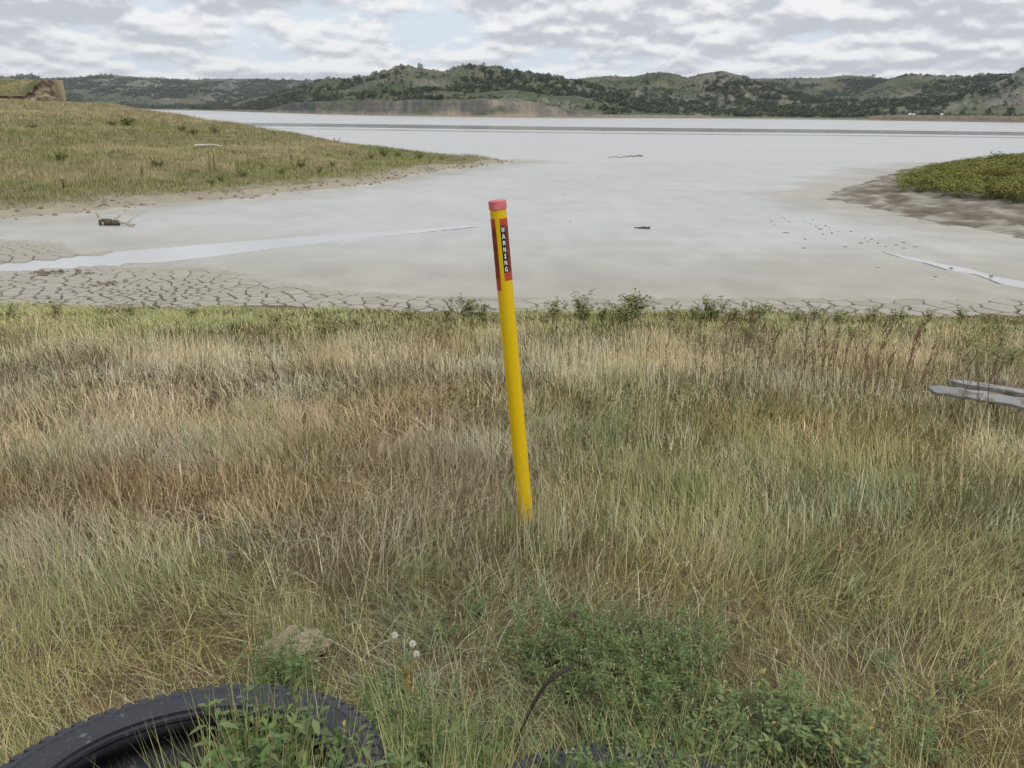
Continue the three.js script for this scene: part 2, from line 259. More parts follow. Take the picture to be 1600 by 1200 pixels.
// ---- low muddy point on the right
const weedZone = [[1392, 277], [1402, 297], [1480, 311], [1560, 321], [1660, 336], [1900, 372], [2100, 330], [1900, 256], [1640, 250], [1540, 256], [1450, 263]].map(([u, v]) => onLevel(u, v, MUD + 0.45));
function pointY(x, d) {
  const w = (fbm(x * 0.35, d * 0.35, 3, 91) - 0.5) * 2.2, s = sdPoly(rightPoly, x, d) + w;
  if (s < 0) return MUD - 0.02 + 0.08 * s;
  let h = Math.min(1.0, 0.11 * s) + (fbm(x * 0.5, d * 0.5, 3, 92) - 0.5) * 0.1 * clamp(s);
  const st = 0.13, f = h / st, fl = Math.floor(f); h = st * (fl + sstep(0.55, 1, f - fl)) * 0.75 + h * 0.25;     // strand lines cut by the falling water
  h += (ridged(x * 1.7 + d * 0.9, d * 0.9 - x * 0.45, 3, 93) - 0.55) * 0.26 * clamp(s / 1.5) * (1 - 0.6 * sstep(5, 9, s));
  return MUD - 0.02 + h;
}
{
  const g = gridMesh(range(12, 75, 0.22), range(27, 100, 0.22), pointY, (x, d) => { const n = fbm(x * 1.3, d * 0.8, 4, 94), m = ridged(x * 1.7 + d * 0.9, d * 0.9 - x * 0.45, 3, 93), q = sstep(0.34, 0.66, n * 0.55 + m * 0.35 - 0.05), v = 0.8 + 0.4 * h3(Math.round(x * 5), Math.round(d * 5), 8); return [lerp(0.14, 0.36, q) * v, lerp(0.115, 0.33, q) * v, lerp(0.085, 0.27, q) * v]; });
  put(new THREE.Mesh(g, new THREE.MeshStandardMaterial({ vertexColors: true, roughness: 0.95 })), 'mud_point_terrain', 'low bare mud point with stepped strand lines', 'mud point', null, 'structure');
}

// ---- badland hills across the lake
const shoreR = table([[-900, 2600], [0, 2300], [200, 2000], [320, 1500], [400, 1100], [500, 780], [600, 660], [760, 630], [900, 640], [1000, 720], [1100, 800], [1300, 850], [1600, 800], [1900, 780], [2600, 760]]);
const smooth = (pts, w) => { const f = table(pts); return (u) => (f(u - w) + f(u) * 2 + f(u + w)) / 4; };
const OFF = 260;
const layer = (r, front, pts, w = 4, cut = 0) => ({ r, front, v: smooth(pts, w), u0: pts[0][0], u1: pts[pts.length - 1][0], cut });
const hillLayers = [
  layer(2900, 700, [[-900, 118], [-200, 120], [20, 121], [45, 118], [60, 117], [75, 124], [100, 122.5], [130, 121], [165, 117], [190, 118.5], [230, 122], [300, 125], [380, 123.5], [440, 124.5], [520, 126], [600, 128], [860, 124], [1000, 123], [1200, 122.5], [1400, 123], [1600, 122], [2600, 120]], 3),
  layer(2350, 300, [[-900, 138], [100, 142], [180, 135], [250, 140], [330, 136], [400, 143], [470, 140], [540, 150], [600, 170]], 8),
  layer(1500, 350, [[330, 172], [400, 152], [450, 146], [520, 142], [600, 150]], 8),
  layer(980, 290, [[380, 168], [440, 146], [480, 136], [512, 123.5], [545, 124], [575, 120], [600, 113], [622, 105], [637, 101.5], [650, 106], [690, 112.5], [702, 111.5], [713, 106], [730, 103], [770, 103.5], [788, 108], [830, 114.5], [870, 120], [920, 132], [1000, 152], [1080, 178]], 2),
  layer(800, 130, [[390, 174], [450, 158], [520, 150], [600, 147], [680, 143], [740, 146], [800, 139], [850, 147], [900, 151], [960, 166], [1000, 182]], 6),
  layer(1250, 330, [[800, 150], [860, 138], [900, 124], [940, 118.5], [985, 120], [1010, 115.5], [1030, 112.5], [1045, 115], [1060, 121], [1075, 122], [1098, 114], [1120, 110.5], [1140, 115], [1165, 123], [1210, 136], [1290, 160]], 2),
  layer(2000, 420, [[1120, 150], [1200, 126], [1290, 121], [1310, 118], [1350, 119], [1380, 124], [1440, 145]], 4),
  layer(1500, 320, [[1330, 150], [1380, 126], [1410, 118], [1450, 119.5], [1500, 121], [1530, 117], [1560, 118.5], [1620, 120], [1800, 118], [2600, 116]], 3),
  layer(1010, 170, [[1420, 176], [1480, 156], [1530, 138], [1560, 122], [1580, 111], [1600, 104], [1640, 95], [1740, 92], [2600, 95]], 4),
  layer(1080, 200, [[880, 186], [1000, 168], [1100, 164], [1200, 166], [1300, 160], [1400, 158], [1480, 152], [1560, 148], [1800, 146], [2600, 146]], 10),
];
const bluff = smooth([[400, 176], [430, 166], [460, 160], [500, 157], [560, 155], [620, 156.5], [680, 157], [750, 154], [800, 157], [850, 160], [880, 168], [920, 180], [960, 185]], 4);
const hillAt = (u, r) => {
  const rs = shoreR(u), p = atDist(u, 170, r), x = p.x, z = p.z;
  if (r < rs) return { y: MUD - 0.5 - 0.02 * (rs - r), x, z, steep: 0, k: 0 };
  let y = MUD + 1.6 * sstep(0, 14, r - rs) + 0.012 * (r - rs), k = 0, top = 0, tt = 0;
  if (u > 1050) y += 3.2 * sstep(1300, 1420, u) * sstep(14, 20, r - rs + 6 * fbm(u * 0.05, 1, 2)) ;
  const lift = (v, rc) => atDist(u, v, rc).y;
  if (u > 400 && u < 960) { const rc = rs + 36, b = lift(bluff(u) + 9 * (fbm(u * 0.02, 4, 3, 107) - 0.45), rc) - y; if (b > 0) { const g = ridged(x * 0.035, z * 0.012, 3, 105); const e = sstep(6, 38, r - rs + (g - 0.6) * 34); y += b * e * (0.75 + 0.25 * e) * (1 - 0.35 * sstep(60, 160, r - rs)); top = Math.max(top, e * (1 - sstep(34, 60, r - rs))); } }
  for (const L of hillLayers) {
    if (u < L.u0 - 30 || u > L.u1 + 30) continue;
    const lr = Math.max(L.r, rs + L.front + 8), t = (r - (lr - L.front)) / L.front; if (t <= 0) continue;
    const crest = lift(L.v(u), lr); if (crest < 0) continue;
    const gul = ridged(x * 0.011 + 5, z * 0.009, 4, 101), gu2 = ridged(x * 0.04, z * 0.04, 3, 102);
    let pr = t < 1 ? Math.pow(sstep(0, 1, t * 0.85 + 0.15 * t * t), 0.85) : 1 - 0.35 * sstep(1, 2.2, t);
    const mid = 4 * clamp(t) * (1 - clamp(t)); pr *= 1 - mid * (0.5 * (gul - 0.3) + 0.24 * (gu2 - 0.4));
    const h = crest * pr; if (h > y) { y = h; k = mid; tt = t; }
  }
  y += (fbm(x * 0.05, z * 0.05, 3, 103) - 0.5) * 3.4 * sstep(20, 90, r - rs) + (0.5 - ridged(x * 0.022, z * 0.03, 3, 106)) * 9 * k + (fbm(x * 0.22, z * 0.22, 2, 104) - 0.5) * 0.9 * sstep(5, 60, r - rs);
  return { y, x, z, k, tt, bluff: top };
};
const woodland = [];                                               // where trees stand on the hills
{
  const us = range(-420, 2020, 2.2), rs = [], pos = [], idx = [], col = [];
  for (let i = 0; i < 250; i++) rs.push(i / 249);
  const hr = rngOf(99), H = [];
  for (const f of rs) for (const u of us) {
    const s = shoreR(u), r = f < 0.04 ? s - 25 + 25 * f / 0.04 : s + 1400 * Math.pow((f - 0.04) / 0.96, 1.75) * (3300 - s) / 1400; H.push({ ...hillAt(u, r), u, r });
  }
  const n = us.length;
  for (let j = 0; j < rs.length; j++) for (let i = 0; i < n; i++) {
    const a = H[j * n + i], b = H[Math.min(rs.length - 1, j + 1) * n + i], c = H[j * n + Math.min(n - 1, i + 1)], back = H[Math.max(0, j - 1) * n + i];
    const sl = Math.hypot((b.y - back.y) / Math.max(1, b.r - back.r), (c.y - a.y) / Math.max(1, Math.hypot(c.x - a.x, c.z - a.z)));
    const big = fbm(a.x * 0.006, a.z * 0.006, 4, 111), fine = fbm(a.x * 0.05, a.z * 0.05, 3, 112), spot = h3(i, j, 113);
    const strata = n2(a.y * 0.5, fine * 2, 114);
    let bare = clamp(sstep(0.3, 0.6, sl + (fine - 0.5) * 0.7) * sstep(0.4, 0.64, big + 0.08) * 0.8);
    const mot = fbm(a.x * 0.12, a.z * 0.12, 2, 118); let g = [lerp(0.035, 0.085, fine * 0.4 + mot * 0.6), lerp(0.055, 0.108, fine * 0.4 + mot * 0.6), lerp(0.024, 0.042, fine)];
    const tan = sstep(0.5, 0.66, fbm(a.x * 0.012 + 40, a.z * 0.012, 3, 115)); g = [lerp(g[0], 0.15, tan * 0.6 * mot * 1.6), lerp(g[1], 0.128, tan * 0.6 * mot * 1.6), lerp(g[2], 0.075, tan * 0.6 * mot * 1.6)];
    const gully = ridged(a.x * 0.09, a.y * 0.05 + a.z * 0.02, 3, 119); let clay = [lerp(0.11, 0.27, strata * 0.5 + gully * 0.5), lerp(0.105, 0.24, strata * 0.5 + gully * 0.5), lerp(0.095, 0.19, strata * 0.5 + gully * 0.5)];
    if (a.bluff > 0) { const e = sstep(0.02, 0.2, a.bluff) * (1 - sstep(0.93, 1, a.bluff)); bare = Math.max(bare, e * sstep(0.36, 0.52, fine + 0.1 + 0.25 * (1 - a.bluff) * 0)); const pale = sstep(0.6, 0.7, fbm(a.x * 0.02, a.z * 0.02, 3, 117)); const rill = ridged(a.u * 0.09, 3 + a.y * 0.03, 3, 124), cl = strata * 0.25 + (gully - 0.5) * 0.5 + (rill - 0.62) * 0.9 + pale * 0.5; clay = [lerp(0.075, 0.24, cl), lerp(0.072, 0.205, cl), lerp(0.068, 0.155, cl)]; }
    const beach = 1 - sstep(4, 16, a.r - shoreR(a.u)); bare = Math.max(bare, beach); if (beach > 0) clay = [lerp(clay[0], 0.29, beach), lerp(clay[1], 0.235, beach), lerp(clay[2], 0.17, beach)];
    if (a.u > 1360 && a.r - shoreR(a.u) < 24) { bare = Math.max(bare, sstep(8, 14, a.r - shoreR(a.u)) * 0.9); clay = [0.22, 0.15, 0.11]; }
    pos.push(a.x, a.y, a.z); const v = 0.74 + 0.52 * spot; col.push(lerp(g[0], clay[0], bare) * v, lerp(g[1], clay[1], bare) * v, lerp(g[2], clay[2], bare) * v);
    // trees fill the draws and lower slopes
    const dr = a.r - shoreR(a.u), dens = sstep(0.44, 0.62, fbm(a.x * 0.009 + 7, a.z * 0.009, 4, 121) + 0.34 * (fbm(a.x * 0.045, a.z * 0.045, 2, 122) - 0.5) + 0.12 * sstep(860, 1000, a.u) * (1 - sstep(1380, 1480, a.u)) * (1 - sstep(350, 500, dr)) + (a.u < 450 ? 0.05 : 0) - 0.1 * sstep(0.3, 0.8, bare));
    const cell = Math.max(1, (b.r - back.r) / 2) * 2.2 * a.r / FOCAL;
    let want = (a.tt > 0.92 && a.tt < 1.12 ? 0.05 : 1) * dens * (1 - bare * 0.8) * (dr > 42 || (a.u > 880 && a.u < 1380 && dr > 22) ? 1 : 0) * (a.u > 1350 && dr < 160 ? 0.12 : 1) * cell / 40;
    if (a.u < -60 || a.u > 1680) want *= 0.5;
    for (; want > 0; want--) if (hr() < want) woodland.push([a.x + rr(-2, 2, hr), a.y, a.z + rr(-3, 3, hr), a.r, 1]);
    let shrub = (a.tt > 0.88 && a.tt < 1.1 ? 0.3 : 1) * sstep(0.45, 0.62, fbm(a.x * 0.03 + 90, a.z * 0.03, 3, 123)) * (1 - bare * 0.85) * (dr > 40 ? 1 : 0) * cell / 26 * (a.r > 1600 ? 0.5 : 1);
    for (; shrub > 0; shrub--) if (hr() < shrub) woodland.push([a.x + rr(-2, 2, hr), a.y, a.z + rr(-3, 3, hr), a.r, 0.42]);
  }
  for (let j = 0; j + 1 < rs.length; j++) for (let i = 0; i + 1 < n; i++) { const a = j * n + i, b = a + 1, c = a + n, e = c + 1; idx.push(a, b, c, b, e, c); }
  put(new THREE.Mesh(meshOf(pos, idx, { col }), new THREE.MeshStandardMaterial({ vertexColors: true, roughness: 1 })), 'badland_hills', 'green badland hills and grey clay bluffs beyond the lake', 'hills', null, 'structure');
  console.log('trees on hills', woodland.length);
}

// ================================================================ VEGETATION
const _m = new THREE.Matrix4(), _q = new THREE.Quaternion(), _e = new THREE.Euler(), _p = new THREE.Vector3(), _s = new THREE.Vector3(), _c = new THREE.Color();
function scatter(name, label, category, geo, mat, list) {          // [x, y, z, width, height, turn, tilt, r, g, b]
  const im = new THREE.InstancedMesh(geo, mat, list.length);
  list.forEach((t, i) => { im.setMatrixAt(i, _m.compose(_p.set(t[0], t[1], t[2]), _q.setFromEuler(_e.set(t[6] * Math.cos(t[5] * 3), t[5], t[6] * Math.sin(t[5] * 3))), _s.set(t[3], t[4], t[3]))); im.setColorAt(i, _c.setRGB(t[7] ?? 1, t[8] ?? 1, t[9] ?? 1)); });
  return put(im, name, label, category, null, 'stuff');
}
function bladeInto(o, x, y, z, h, w, az, lean, curl, c, segs = 3) { // a tapering, curving blade
  const dx = Math.cos(az), dz = Math.sin(az), fx = -dz, fz = dx, base = o.pos.length / 3; let px = x, py = y, pz = z, a = lean; const L = h / segs;
  for (let i = 0; i <= segs; i++) {
    const t = i / segs, ww = w * (1 - t * 0.85) / 2, nx = -dx * Math.cos(a), ny = Math.sin(a), nz = -dz * Math.cos(a);
    if (i < segs) { o.pos.push(px - fx * ww, py, pz - fz * ww, px + fx * ww, py, pz + fz * ww); o.nor.push(nx, ny + 0.35, nz, nx, ny + 0.35, nz); o.col.push(...c, ...c); } else { o.pos.push(px, py, pz); o.nor.push(nx, ny + 0.35, nz); o.col.push(...c); }
    px += dx * Math.sin(a) * L; pz += dz * Math.sin(a) * L; py += Math.cos(a) * L; a += curl / segs;
  }
  for (let i = 0; i < segs - 1; i++) { const k = base + i * 2; o.idx.push(k, k + 1, k + 2, k + 1, k + 3, k + 2); }
  const k = base + (segs - 1) * 2; o.idx.push(k, k + 1, k + 2);
}
const bag = () => ({ pos: [], nor: [], col: [], idx: [] });
const unbag = (o) => meshOf(o.pos, o.idx, { col: o.col, nor: o.nor });
const vary = (c, k, r = R) => { const v = 1 + (r() - 0.5) * 2 * k, h = (r() - 0.5) * k * 0.5; return [c[0] * v * (1 + h), c[1] * v, c[2] * v * (1 - h)]; };
function tuft(seed, { n, h, spread, w, lean, curl, cols, heads = 0, headCol, segs = 3 }) {
  const r = rngOf(seed), o = bag();
  for (let i = 0; i < n; i++) {
    const a = r() * 6.283, q = Math.sqrt(r()) * spread, hh = h * rr(0.45, 1.05, r), az = r() < 0.6 ? a + rr(-0.9, 0.9, r) : r() * 6.283, c = vary(pick(cols, r), 0.22, r);
    bladeInto(o, Math.cos(a) * q, -0.02, Math.sin(a) * q, hh, w * rr(0.7, 1.3, r), az, rr(0.02, lean, r), rr(0.1, curl, r), c, segs);
  }
  for (let i = 0; i < heads; i++) {                                // seed stalks
    const a = r() * 6.283, q = r() * spread, hh = h * rr(1.15, 1.5, r), az = r() * 6.283, l = rr(0.02, 0.22, r), c = vary(headCol, 0.15, r), x = Math.cos(a) * q, z = Math.sin(a) * q;
    bladeInto(o, x, 0, z, hh, w * 0.6, az, l, 0.15, c, 2);
    for (let j = 0; j < 7; j++) { const t = rr(0.74, 0.98, r); bladeInto(o, x + Math.cos(az) * Math.sin(l + 0.04) * hh * t, Math.cos(l + 0.04) * hh * t, z + Math.sin(az) * Math.sin(l + 0.04) * hh * t, hh * 0.07, w * 1.3, r() * 6.283, rr(0.2, 0.8, r), 0.3, c, 1); }
  }
  return unbag(o);
}
const BLOND = [[0.54, 0.46, 0.29], [0.64, 0.56, 0.38], [0.4, 0.345, 0.2], [0.34, 0.32, 0.16], [0.7, 0.62, 0.44], [0.45, 0.37, 0.235]];
const RUSSET = [[0.37, 0.295, 0.195], [0.45, 0.37, 0.25], [0.28, 0.225, 0.15], [0.6, 0.52, 0.36], [0.32, 0.3, 0.165], [0.4, 0.33, 0.2]];
const OLIVE = [[0.29, 0.3, 0.12], [0.36, 0.35, 0.15], [0.22, 0.245, 0.1], [0.62, 0.54, 0.32], [0.4, 0.36, 0.185], [0.26, 0.27, 0.115]];
const GREEN = [[0.24, 0.29, 0.085], [0.31, 0.34, 0.12], [0.2, 0.25, 0.08], [0.42, 0.39, 0.18], [0.5, 0.46, 0.25]];
const GREYGREEN = [[0.26, 0.3, 0.165], [0.32, 0.34, 0.19], [0.21, 0.25, 0.13], [0.56, 0.5, 0.32]];
const grassMat = leafMat(); grassMat.name = 'grass_blades';
// a patch of meadow: blades leaning loosely one way, some laid over
function patch(seed, { n, h, rad, w, lean, curl, cols, heads = 0, headCol }, [kn, kw] = [1, 1]) {
  const r = rngOf(seed), o = bag(); n = Math.round(n * kn); heads = Math.round(heads * Math.sqrt(kn)); w *= kw;
  for (let i = 0; i < n; i++) {
    const a = r() * 6.283, q = Math.sqrt(r()) * rad, hh = h * (0.4 + 0.65 * Math.pow(r(), 0.8)), laid = r() < 0.12, az = r() < 0.7 ? rr(-1.1, 1.1, r) : r() * 6.283;
    bladeInto(o, Math.cos(a) * q, -0.02, Math.sin(a) * q, hh, w * rr(0.6, 1.3, r), az, laid ? rr(0.9, 1.35, r) : rr(0, lean, r), laid ? rr(-0.2, 0.4, r) : rr(0, curl, r), vary(pick(cols, r), 0.3, r), 3);
  }
  for (let i = 0; i < heads; i++) {
    const a = r() * 6.283, q = Math.sqrt(r()) * rad, hh = h * rr(1.0, 1.45, r), az = rr(-1.4, 1.4, r), l = rr(0.02, 0.3, r), c = vary(headCol, 0.15, r), x = Math.cos(a) * q, z = Math.sin(a) * q;
    bladeInto(o, x, 0, z, hh, w * 0.55, az, l, 0, c, 2);
    for (let j = 0; j < 6; j++) { const t = rr(0.82, 0.99, r); bladeInto(o, x + Math.cos(az) * Math.sin(l) * hh * t, Math.cos(l) * hh * t, z + Math.sin(az) * Math.sin(l) * hh * t, 0.013, w * 0.9, r() * 6.283, rr(0.15, 0.6, r), 0.3, c, 1); }
  }
  return unbag(o);
}

// places kept clear of tall grass
const postAt = onGround(824, 832);
const rockAt = onGround(455, 1024), plankAt = onGround(1545, 640);
const tyreAt = new THREE.Vector3(...(() => { const p = atDist(272, 1236, 1.51 * 1.05); return [p.x, p.y, p.z]; })());
const clear = (x, d) => {
  if (Math.hypot(x - tyreAt.x, d + tyreAt.z) < 0.56) return 0;
  if (Math.hypot(x - rockAt.x, (d + rockAt.z) * 1.2) < 0.13) return 0;
  if (Math.abs(x - rockAt.x) < 0.15 && d < -rockAt.z && d > -rockAt.z - 0.3) return 0.45;
  if (x > plankAt.x - 0.75 && x < plankAt.x + 1.4 && d > -plankAt.z - 0.5 && d < -plankAt.z + 0.5) return 0.85;
  return 1;
};
{
  // which grass grows where: patches in the meadow, in metres
  const LOD = [[1, 1.05], [0.66, 1.75], [0.42, 2.9]];              // the farther, the fewer and broader the blades
  const kinds = {
    blond: { list: [[], [], []], geo: (lod) => patch(11 + lod * 100, { n: 120, h: 0.33, rad: 0.26, w: 0.0030, lean: 0.5, curl: 0.9, cols: BLOND, heads: 10, headCol: [0.6, 0.51, 0.34] }, LOD[lod]), name: 'blond_dry_grass', label: 'straw-blond dry grass in the upper meadow towards the shore' },
    russet: { list: [[], [], []], geo: (lod) => patch(12 + lod * 100, { n: 135, h: 0.27, rad: 0.26, w: 0.0028, lean: 0.75, curl: 1.4, cols: RUSSET, heads: 5, headCol: [0.52, 0.42, 0.29] }, LOD[lod]), name: 'russet_dry_grass', label: 'reddish brown dry grass spreading left of the yellow post' },
    olive: { list: [[], [], []], geo: (lod) => patch(13 + lod * 100, { n: 130, h: 0.31, rad: 0.26, w: 0.0027, lean: 0.8, curl: 1.5, cols: OLIVE, heads: 5, headCol: [0.6, 0.5, 0.3] }, LOD[lod]), name: 'olive_grass', label: 'olive grass mixed with dry stems on the meadow slope' },
    grey: { list: [[], [], []], geo: (lod) => patch(14 + lod * 100, { n: 130, h: 0.28, rad: 0.26, w: 0.0028, lean: 0.95, curl: 1.5, cols: GREYGREEN }, LOD[lod]), name: 'grey_green_grass', label: 'lank grey-green grass lying over in patches' },
    green: { list: [[], [], []], geo: (lod) => patch(15 + lod * 100, { n: 130, h: 0.2, rad: 0.27, w: 0.0042, lean: 0.55, curl: 0.9, cols: GREEN }, LOD[lod]), name: 'shore_grass', label: 'short bright green grass along the mud edge' },
  };
  const r = rngOf(2024);
  const left = (x, d) => { const u = x / d; return u; };
  for (let d = 0.5; d < 20.5; ) {
    const dens = lerp(30, 13, sstep(2, 13, d)), cellS = 1 / Math.sqrt(dens), half = 0.74 * d + 2.6;
    for (let x = -half; x < half; x += cellS) {
      const px = x + rr(-0.5, 0.5, r) * cellS, pd = d + rr(-0.5, 0.5, r) * cellS, edge = grassEdge(px);
      if (pd > edge - 0.1 || r() > clear(px, pd)) continue;
      const u = left(px, pd), n = fbm(px * 0.55 + 20, pd * 0.4 + 8, 4, 131), m = fbm(px * 1.4, pd * 1.1, 3, 132), wob = (m - 0.5) * 0.5;
      const clump = fbm(px * 3.1, pd * 3.1, 2, 133);
      if (clump < 0.33 && r() < 0.45) continue;
      let W = { blond: 0.12, russet: 0.05, olive: 0.3, grey: 0.12, green: 0 };
      W.blond += 2.6 * sstep(7.2, 9.2, pd + wob * 3 + u * 3) * (1 - sstep(12, 13.6, pd + wob * 4 - u * 2));
      W.olive += 1.3 * sstep(11.3, 13.8, pd + wob * 3 - u * 2.5);
      W.russet += 2.9 * sstep(0.07, -0.12, u + wob * 0.35) * sstep(2.9, 3.9, pd + wob * 2) * (1 - sstep(9.0, 11, pd + wob * 3 - u * 2)) * (0.55 + 0.9 * sstep(0.4, 0.6, n));
      W.olive += 2.2 * sstep(-0.04, 0.14, u + wob * 0.4) * (1 - sstep(7.6, 9.6, pd + wob * 2)) + 2.6 * (1 - sstep(2.9, 3.9, pd + wob));
      W.blond += 1.3 * sstep(0.5, 0.62, n) * sstep(-0.05, 0.1, u) * (pd < 9 ? 1 : 0) 
      W.grey += 1.7 * sstep(0.56, 0.66, m) * (pd < 9 ? 1 : 0) + 0.9 * (1 - sstep(2.6, 4, pd));
      W.green += 9 * sstep(edge - 6.3, edge - 4.4, pd + wob * 3);
      let tot = 0; for (const k in W) tot += W[k]; let q = r() * tot, kind; for (const k in W) { q -= W[k]; if (q <= 0) { kind = k; break; } }
      kind ??= 'olive';
      const y = groundY(px, pd), hs = (0.86 + 0.3 * fbm(px * 0.8 + 3, pd * 0.8, 3, 134)) * rr(0.75, 1.2, r) * lerp(1, kind === 'green' ? 0.75 : 0.6, sstep(edge - 6, edge - 3, pd)) * lerp(1, 0.6, sstep(edge - 2, edge - 0.5, pd)) * lerp(0.72, 1, sstep(1.8, 4, pd)) * lerp(0.6, 1.2, sstep(0.28, 0.7, fbm(px * 3.1 + 31, pd * 2.6, 2, 137))), ws = lerp(0.9, 1.25, sstep(2.5, 14, pd));
      const t = rr(0.9, 1.24, r), warm = (fbm(px * 0.9, pd * 0.9, 2, 135) - 0.5) * 0.24;
      kinds[kind].list[pd + rr(-0.6, 0.6, r) < 3.3 ? 0 : pd + rr(-1, 1, r) < 6.6 ? 1 : 2].push([px, y, -pd, ws, hs, 7 * fbm(px * 0.9 + 70, pd * 0.9, 2, 136) + rr(-1.4, 1.4, r), rr(0, 0.12, r), t * (1 + warm), t, t * (1 - warm)]);
    }
    d += cellS;
  }
  const extra = (kind, x, d, hs, c = [1, 1, 1]) => kinds[kind].list[d < 3.3 ? 0 : d < 6.6 ? 1 : 2].push([x, groundY(x, d), -d, rr(0.5, 0.8, r), hs, r() * 6.283, 0.08, ...c]);
  for (let i = 0; i < 9; i++) extra(pick(['olive', 'blond', 'grey'], r), postAt.x + rr(-0.22, 0.22, r), -postAt.z - rr(0.1, 0.3, r), rr(1.0, 1.25, r));      // grown up round the post
  for (let i = 0; i < 34; i++) extra(pick(['olive', 'blond', 'russet'], r), plankAt.x + rr(-0.6, 1.0, r), -plankAt.z + rr(-0.4, 0.22, r), rr(0.8, 1.2, r));
  for (const [u, v, n] of [[1055, 775, 7], [930, 700, 4], [845, 835, 3], [1230, 905, 3]]) { const p = onGround(u, v); for (let i = 0; i < n; i++) extra('grey', p.x + rr(-0.22, 0.22, r), -p.z + rr(-0.12, 0.12, r), rr(0.8, 1.1, r), [0.5, 0.66, 0.46]); }   // darker green tussocks
  for (let i = 0; i < 5; i++) extra(pick(['olive', 'blond'], r), rockAt.x + rr(-0.2, 0.2, r), -rockAt.z + rr(0.08, 0.2, r), rr(0.7, 0.9, r));
  for (const k in kinds) { const o = kinds[k]; o.list.forEach((l, i) => { if (l.length) scatter(['', 'mid_slope_', 'lower_slope_'][i] + o.name, o.label + ['', ', part way down the slope', ', lower down the slope'][i], 'grass', o.geo(i), grassMat, l); }); console.log(k, o.list.map((l) => l.length).join()); }
}
// the same grasses on the far bank and round the point
{
  const r = rngOf(555), far = (seed, cols, h, n = 26) => tuft(seed, { n, h, spread: 0.32, w: 0.0135, lean: 0.6, curl: 1.0, cols, segs: 2 });
  const K = {
    blond: { list: [], geo: far(21, [[0.56, 0.475, 0.295], [0.5, 0.42, 0.255], [0.41, 0.365, 0.2]], 0.42), name: 'bank_dry_grass', label: 'tan dry grass on the far bank' },
    olive: { list: [], geo: far(22, [[0.3, 0.31, 0.135], [0.37, 0.355, 0.17], [0.25, 0.27, 0.11]], 0.36), name: 'bank_olive_grass', label: 'olive grass on the far bank slope' },
    green: { list: [], geo: far(23, [[0.26, 0.33, 0.085], [0.31, 0.36, 0.09], [0.21, 0.265, 0.07]], 0.34, 16), name: 'bank_green_growth', label: 'low green weeds along the waterside foot of the far bank' },
  };
  for (let d = 30; d < 150; ) {
    const cs = lerp(0.3, 0.55, sstep(35, 110, d));
    for (let x = -0.68 * d - 10; x < 8; x += cs) {
      const px = x + rr(-0.5, 0.5, r) * cs, pd = d + rr(-0.5, 0.5, r) * cs, s = sdPoly(leftPoly, px, pd) + (fbm(px * 0.3, pd * 0.3, 3, 71) - 0.5) * 2.4;
      if (s < 0.9 || (s < 2.4 && r() > (s - 0.9) / 1.5)) continue;
      const n = fbm(px * 0.07 + 5, pd * 0.16 + px * 0.03, 4, 141), m = fbm(px * 0.5, pd * 0.5, 3, 142), y = bankY(px, pd);
      const hb = y - MUD + (n - 0.5) * 2.2, tanBand = sstep(0.75, 1.0, hb) * (1 - sstep(1.35, 1.7, hb)) + sstep(2.7, 3.6, hb), lush = 1 - sstep(0.6, 1.0, hb);
      let b = 0.5 + 4.5 * tanBand, o = 1.5 + 1.2 * lush, g = 0.3 + 3.2 * sstep(0.47, 0.62, m) * lush * sstep(-30, -8, px) + 0.5 * lush + 1.6 * sstep(0.5, 0.62, fbm(px * 0.2, pd * 0.25, 3, 143)) * (1 - tanBand);
      let q = r() * (b + o + g); const kind = q < b ? 'blond' : q < b + o ? 'olive' : 'green', t = rr(0.82, 1.15, r), sc = rr(0.8, 1.3, r) * lerp(1, 1.5, sstep(40, 110, d));
      K[kind].list.push([px, y, -pd, sc, rr(0.7, 1.25, r) * (0.75 + 0.5 * m) * lerp(0.55, 1, sstep(0.5, 4, s)), r() * 6.283, rr(0, 0.15, r), t, t, t]);
    }
    d += cs;
  }
  // cap of the cut bank
  const O = polar(102, 124);
  for (let s = 0.4; s < 44; s += 0.42) for (let t = 0; t < 26; t += 0.45) {
    const a = s + rr(-0.2, 0.2, r), b = t + rr(-0.2, 0.2, r), y = cutY(a, b), e = 0.3; if (Math.hypot(cutY(a + e, b) - cutY(a - e, b), cutY(a, b + e) - cutY(a, b - e)) / (2 * e) > 0.75) continue;
    K[r() < 0.55 ? 'olive' : 'blond'].list.push([O[0] - cutSide[0] * a + cutDir[0] * b, y, -(O[1] - cutSide[1] * a + cutDir[1] * b), 1.3, rr(0.5, 0.9, r), r() * 6.283, 0.1, 1, 1, 1]);
  }
  for (const k in K) { const o = K[k]; scatter(o.name, o.label, 'grass', o.geo, grassMat, o.list); console.log('bank', k, o.list.length); }
}
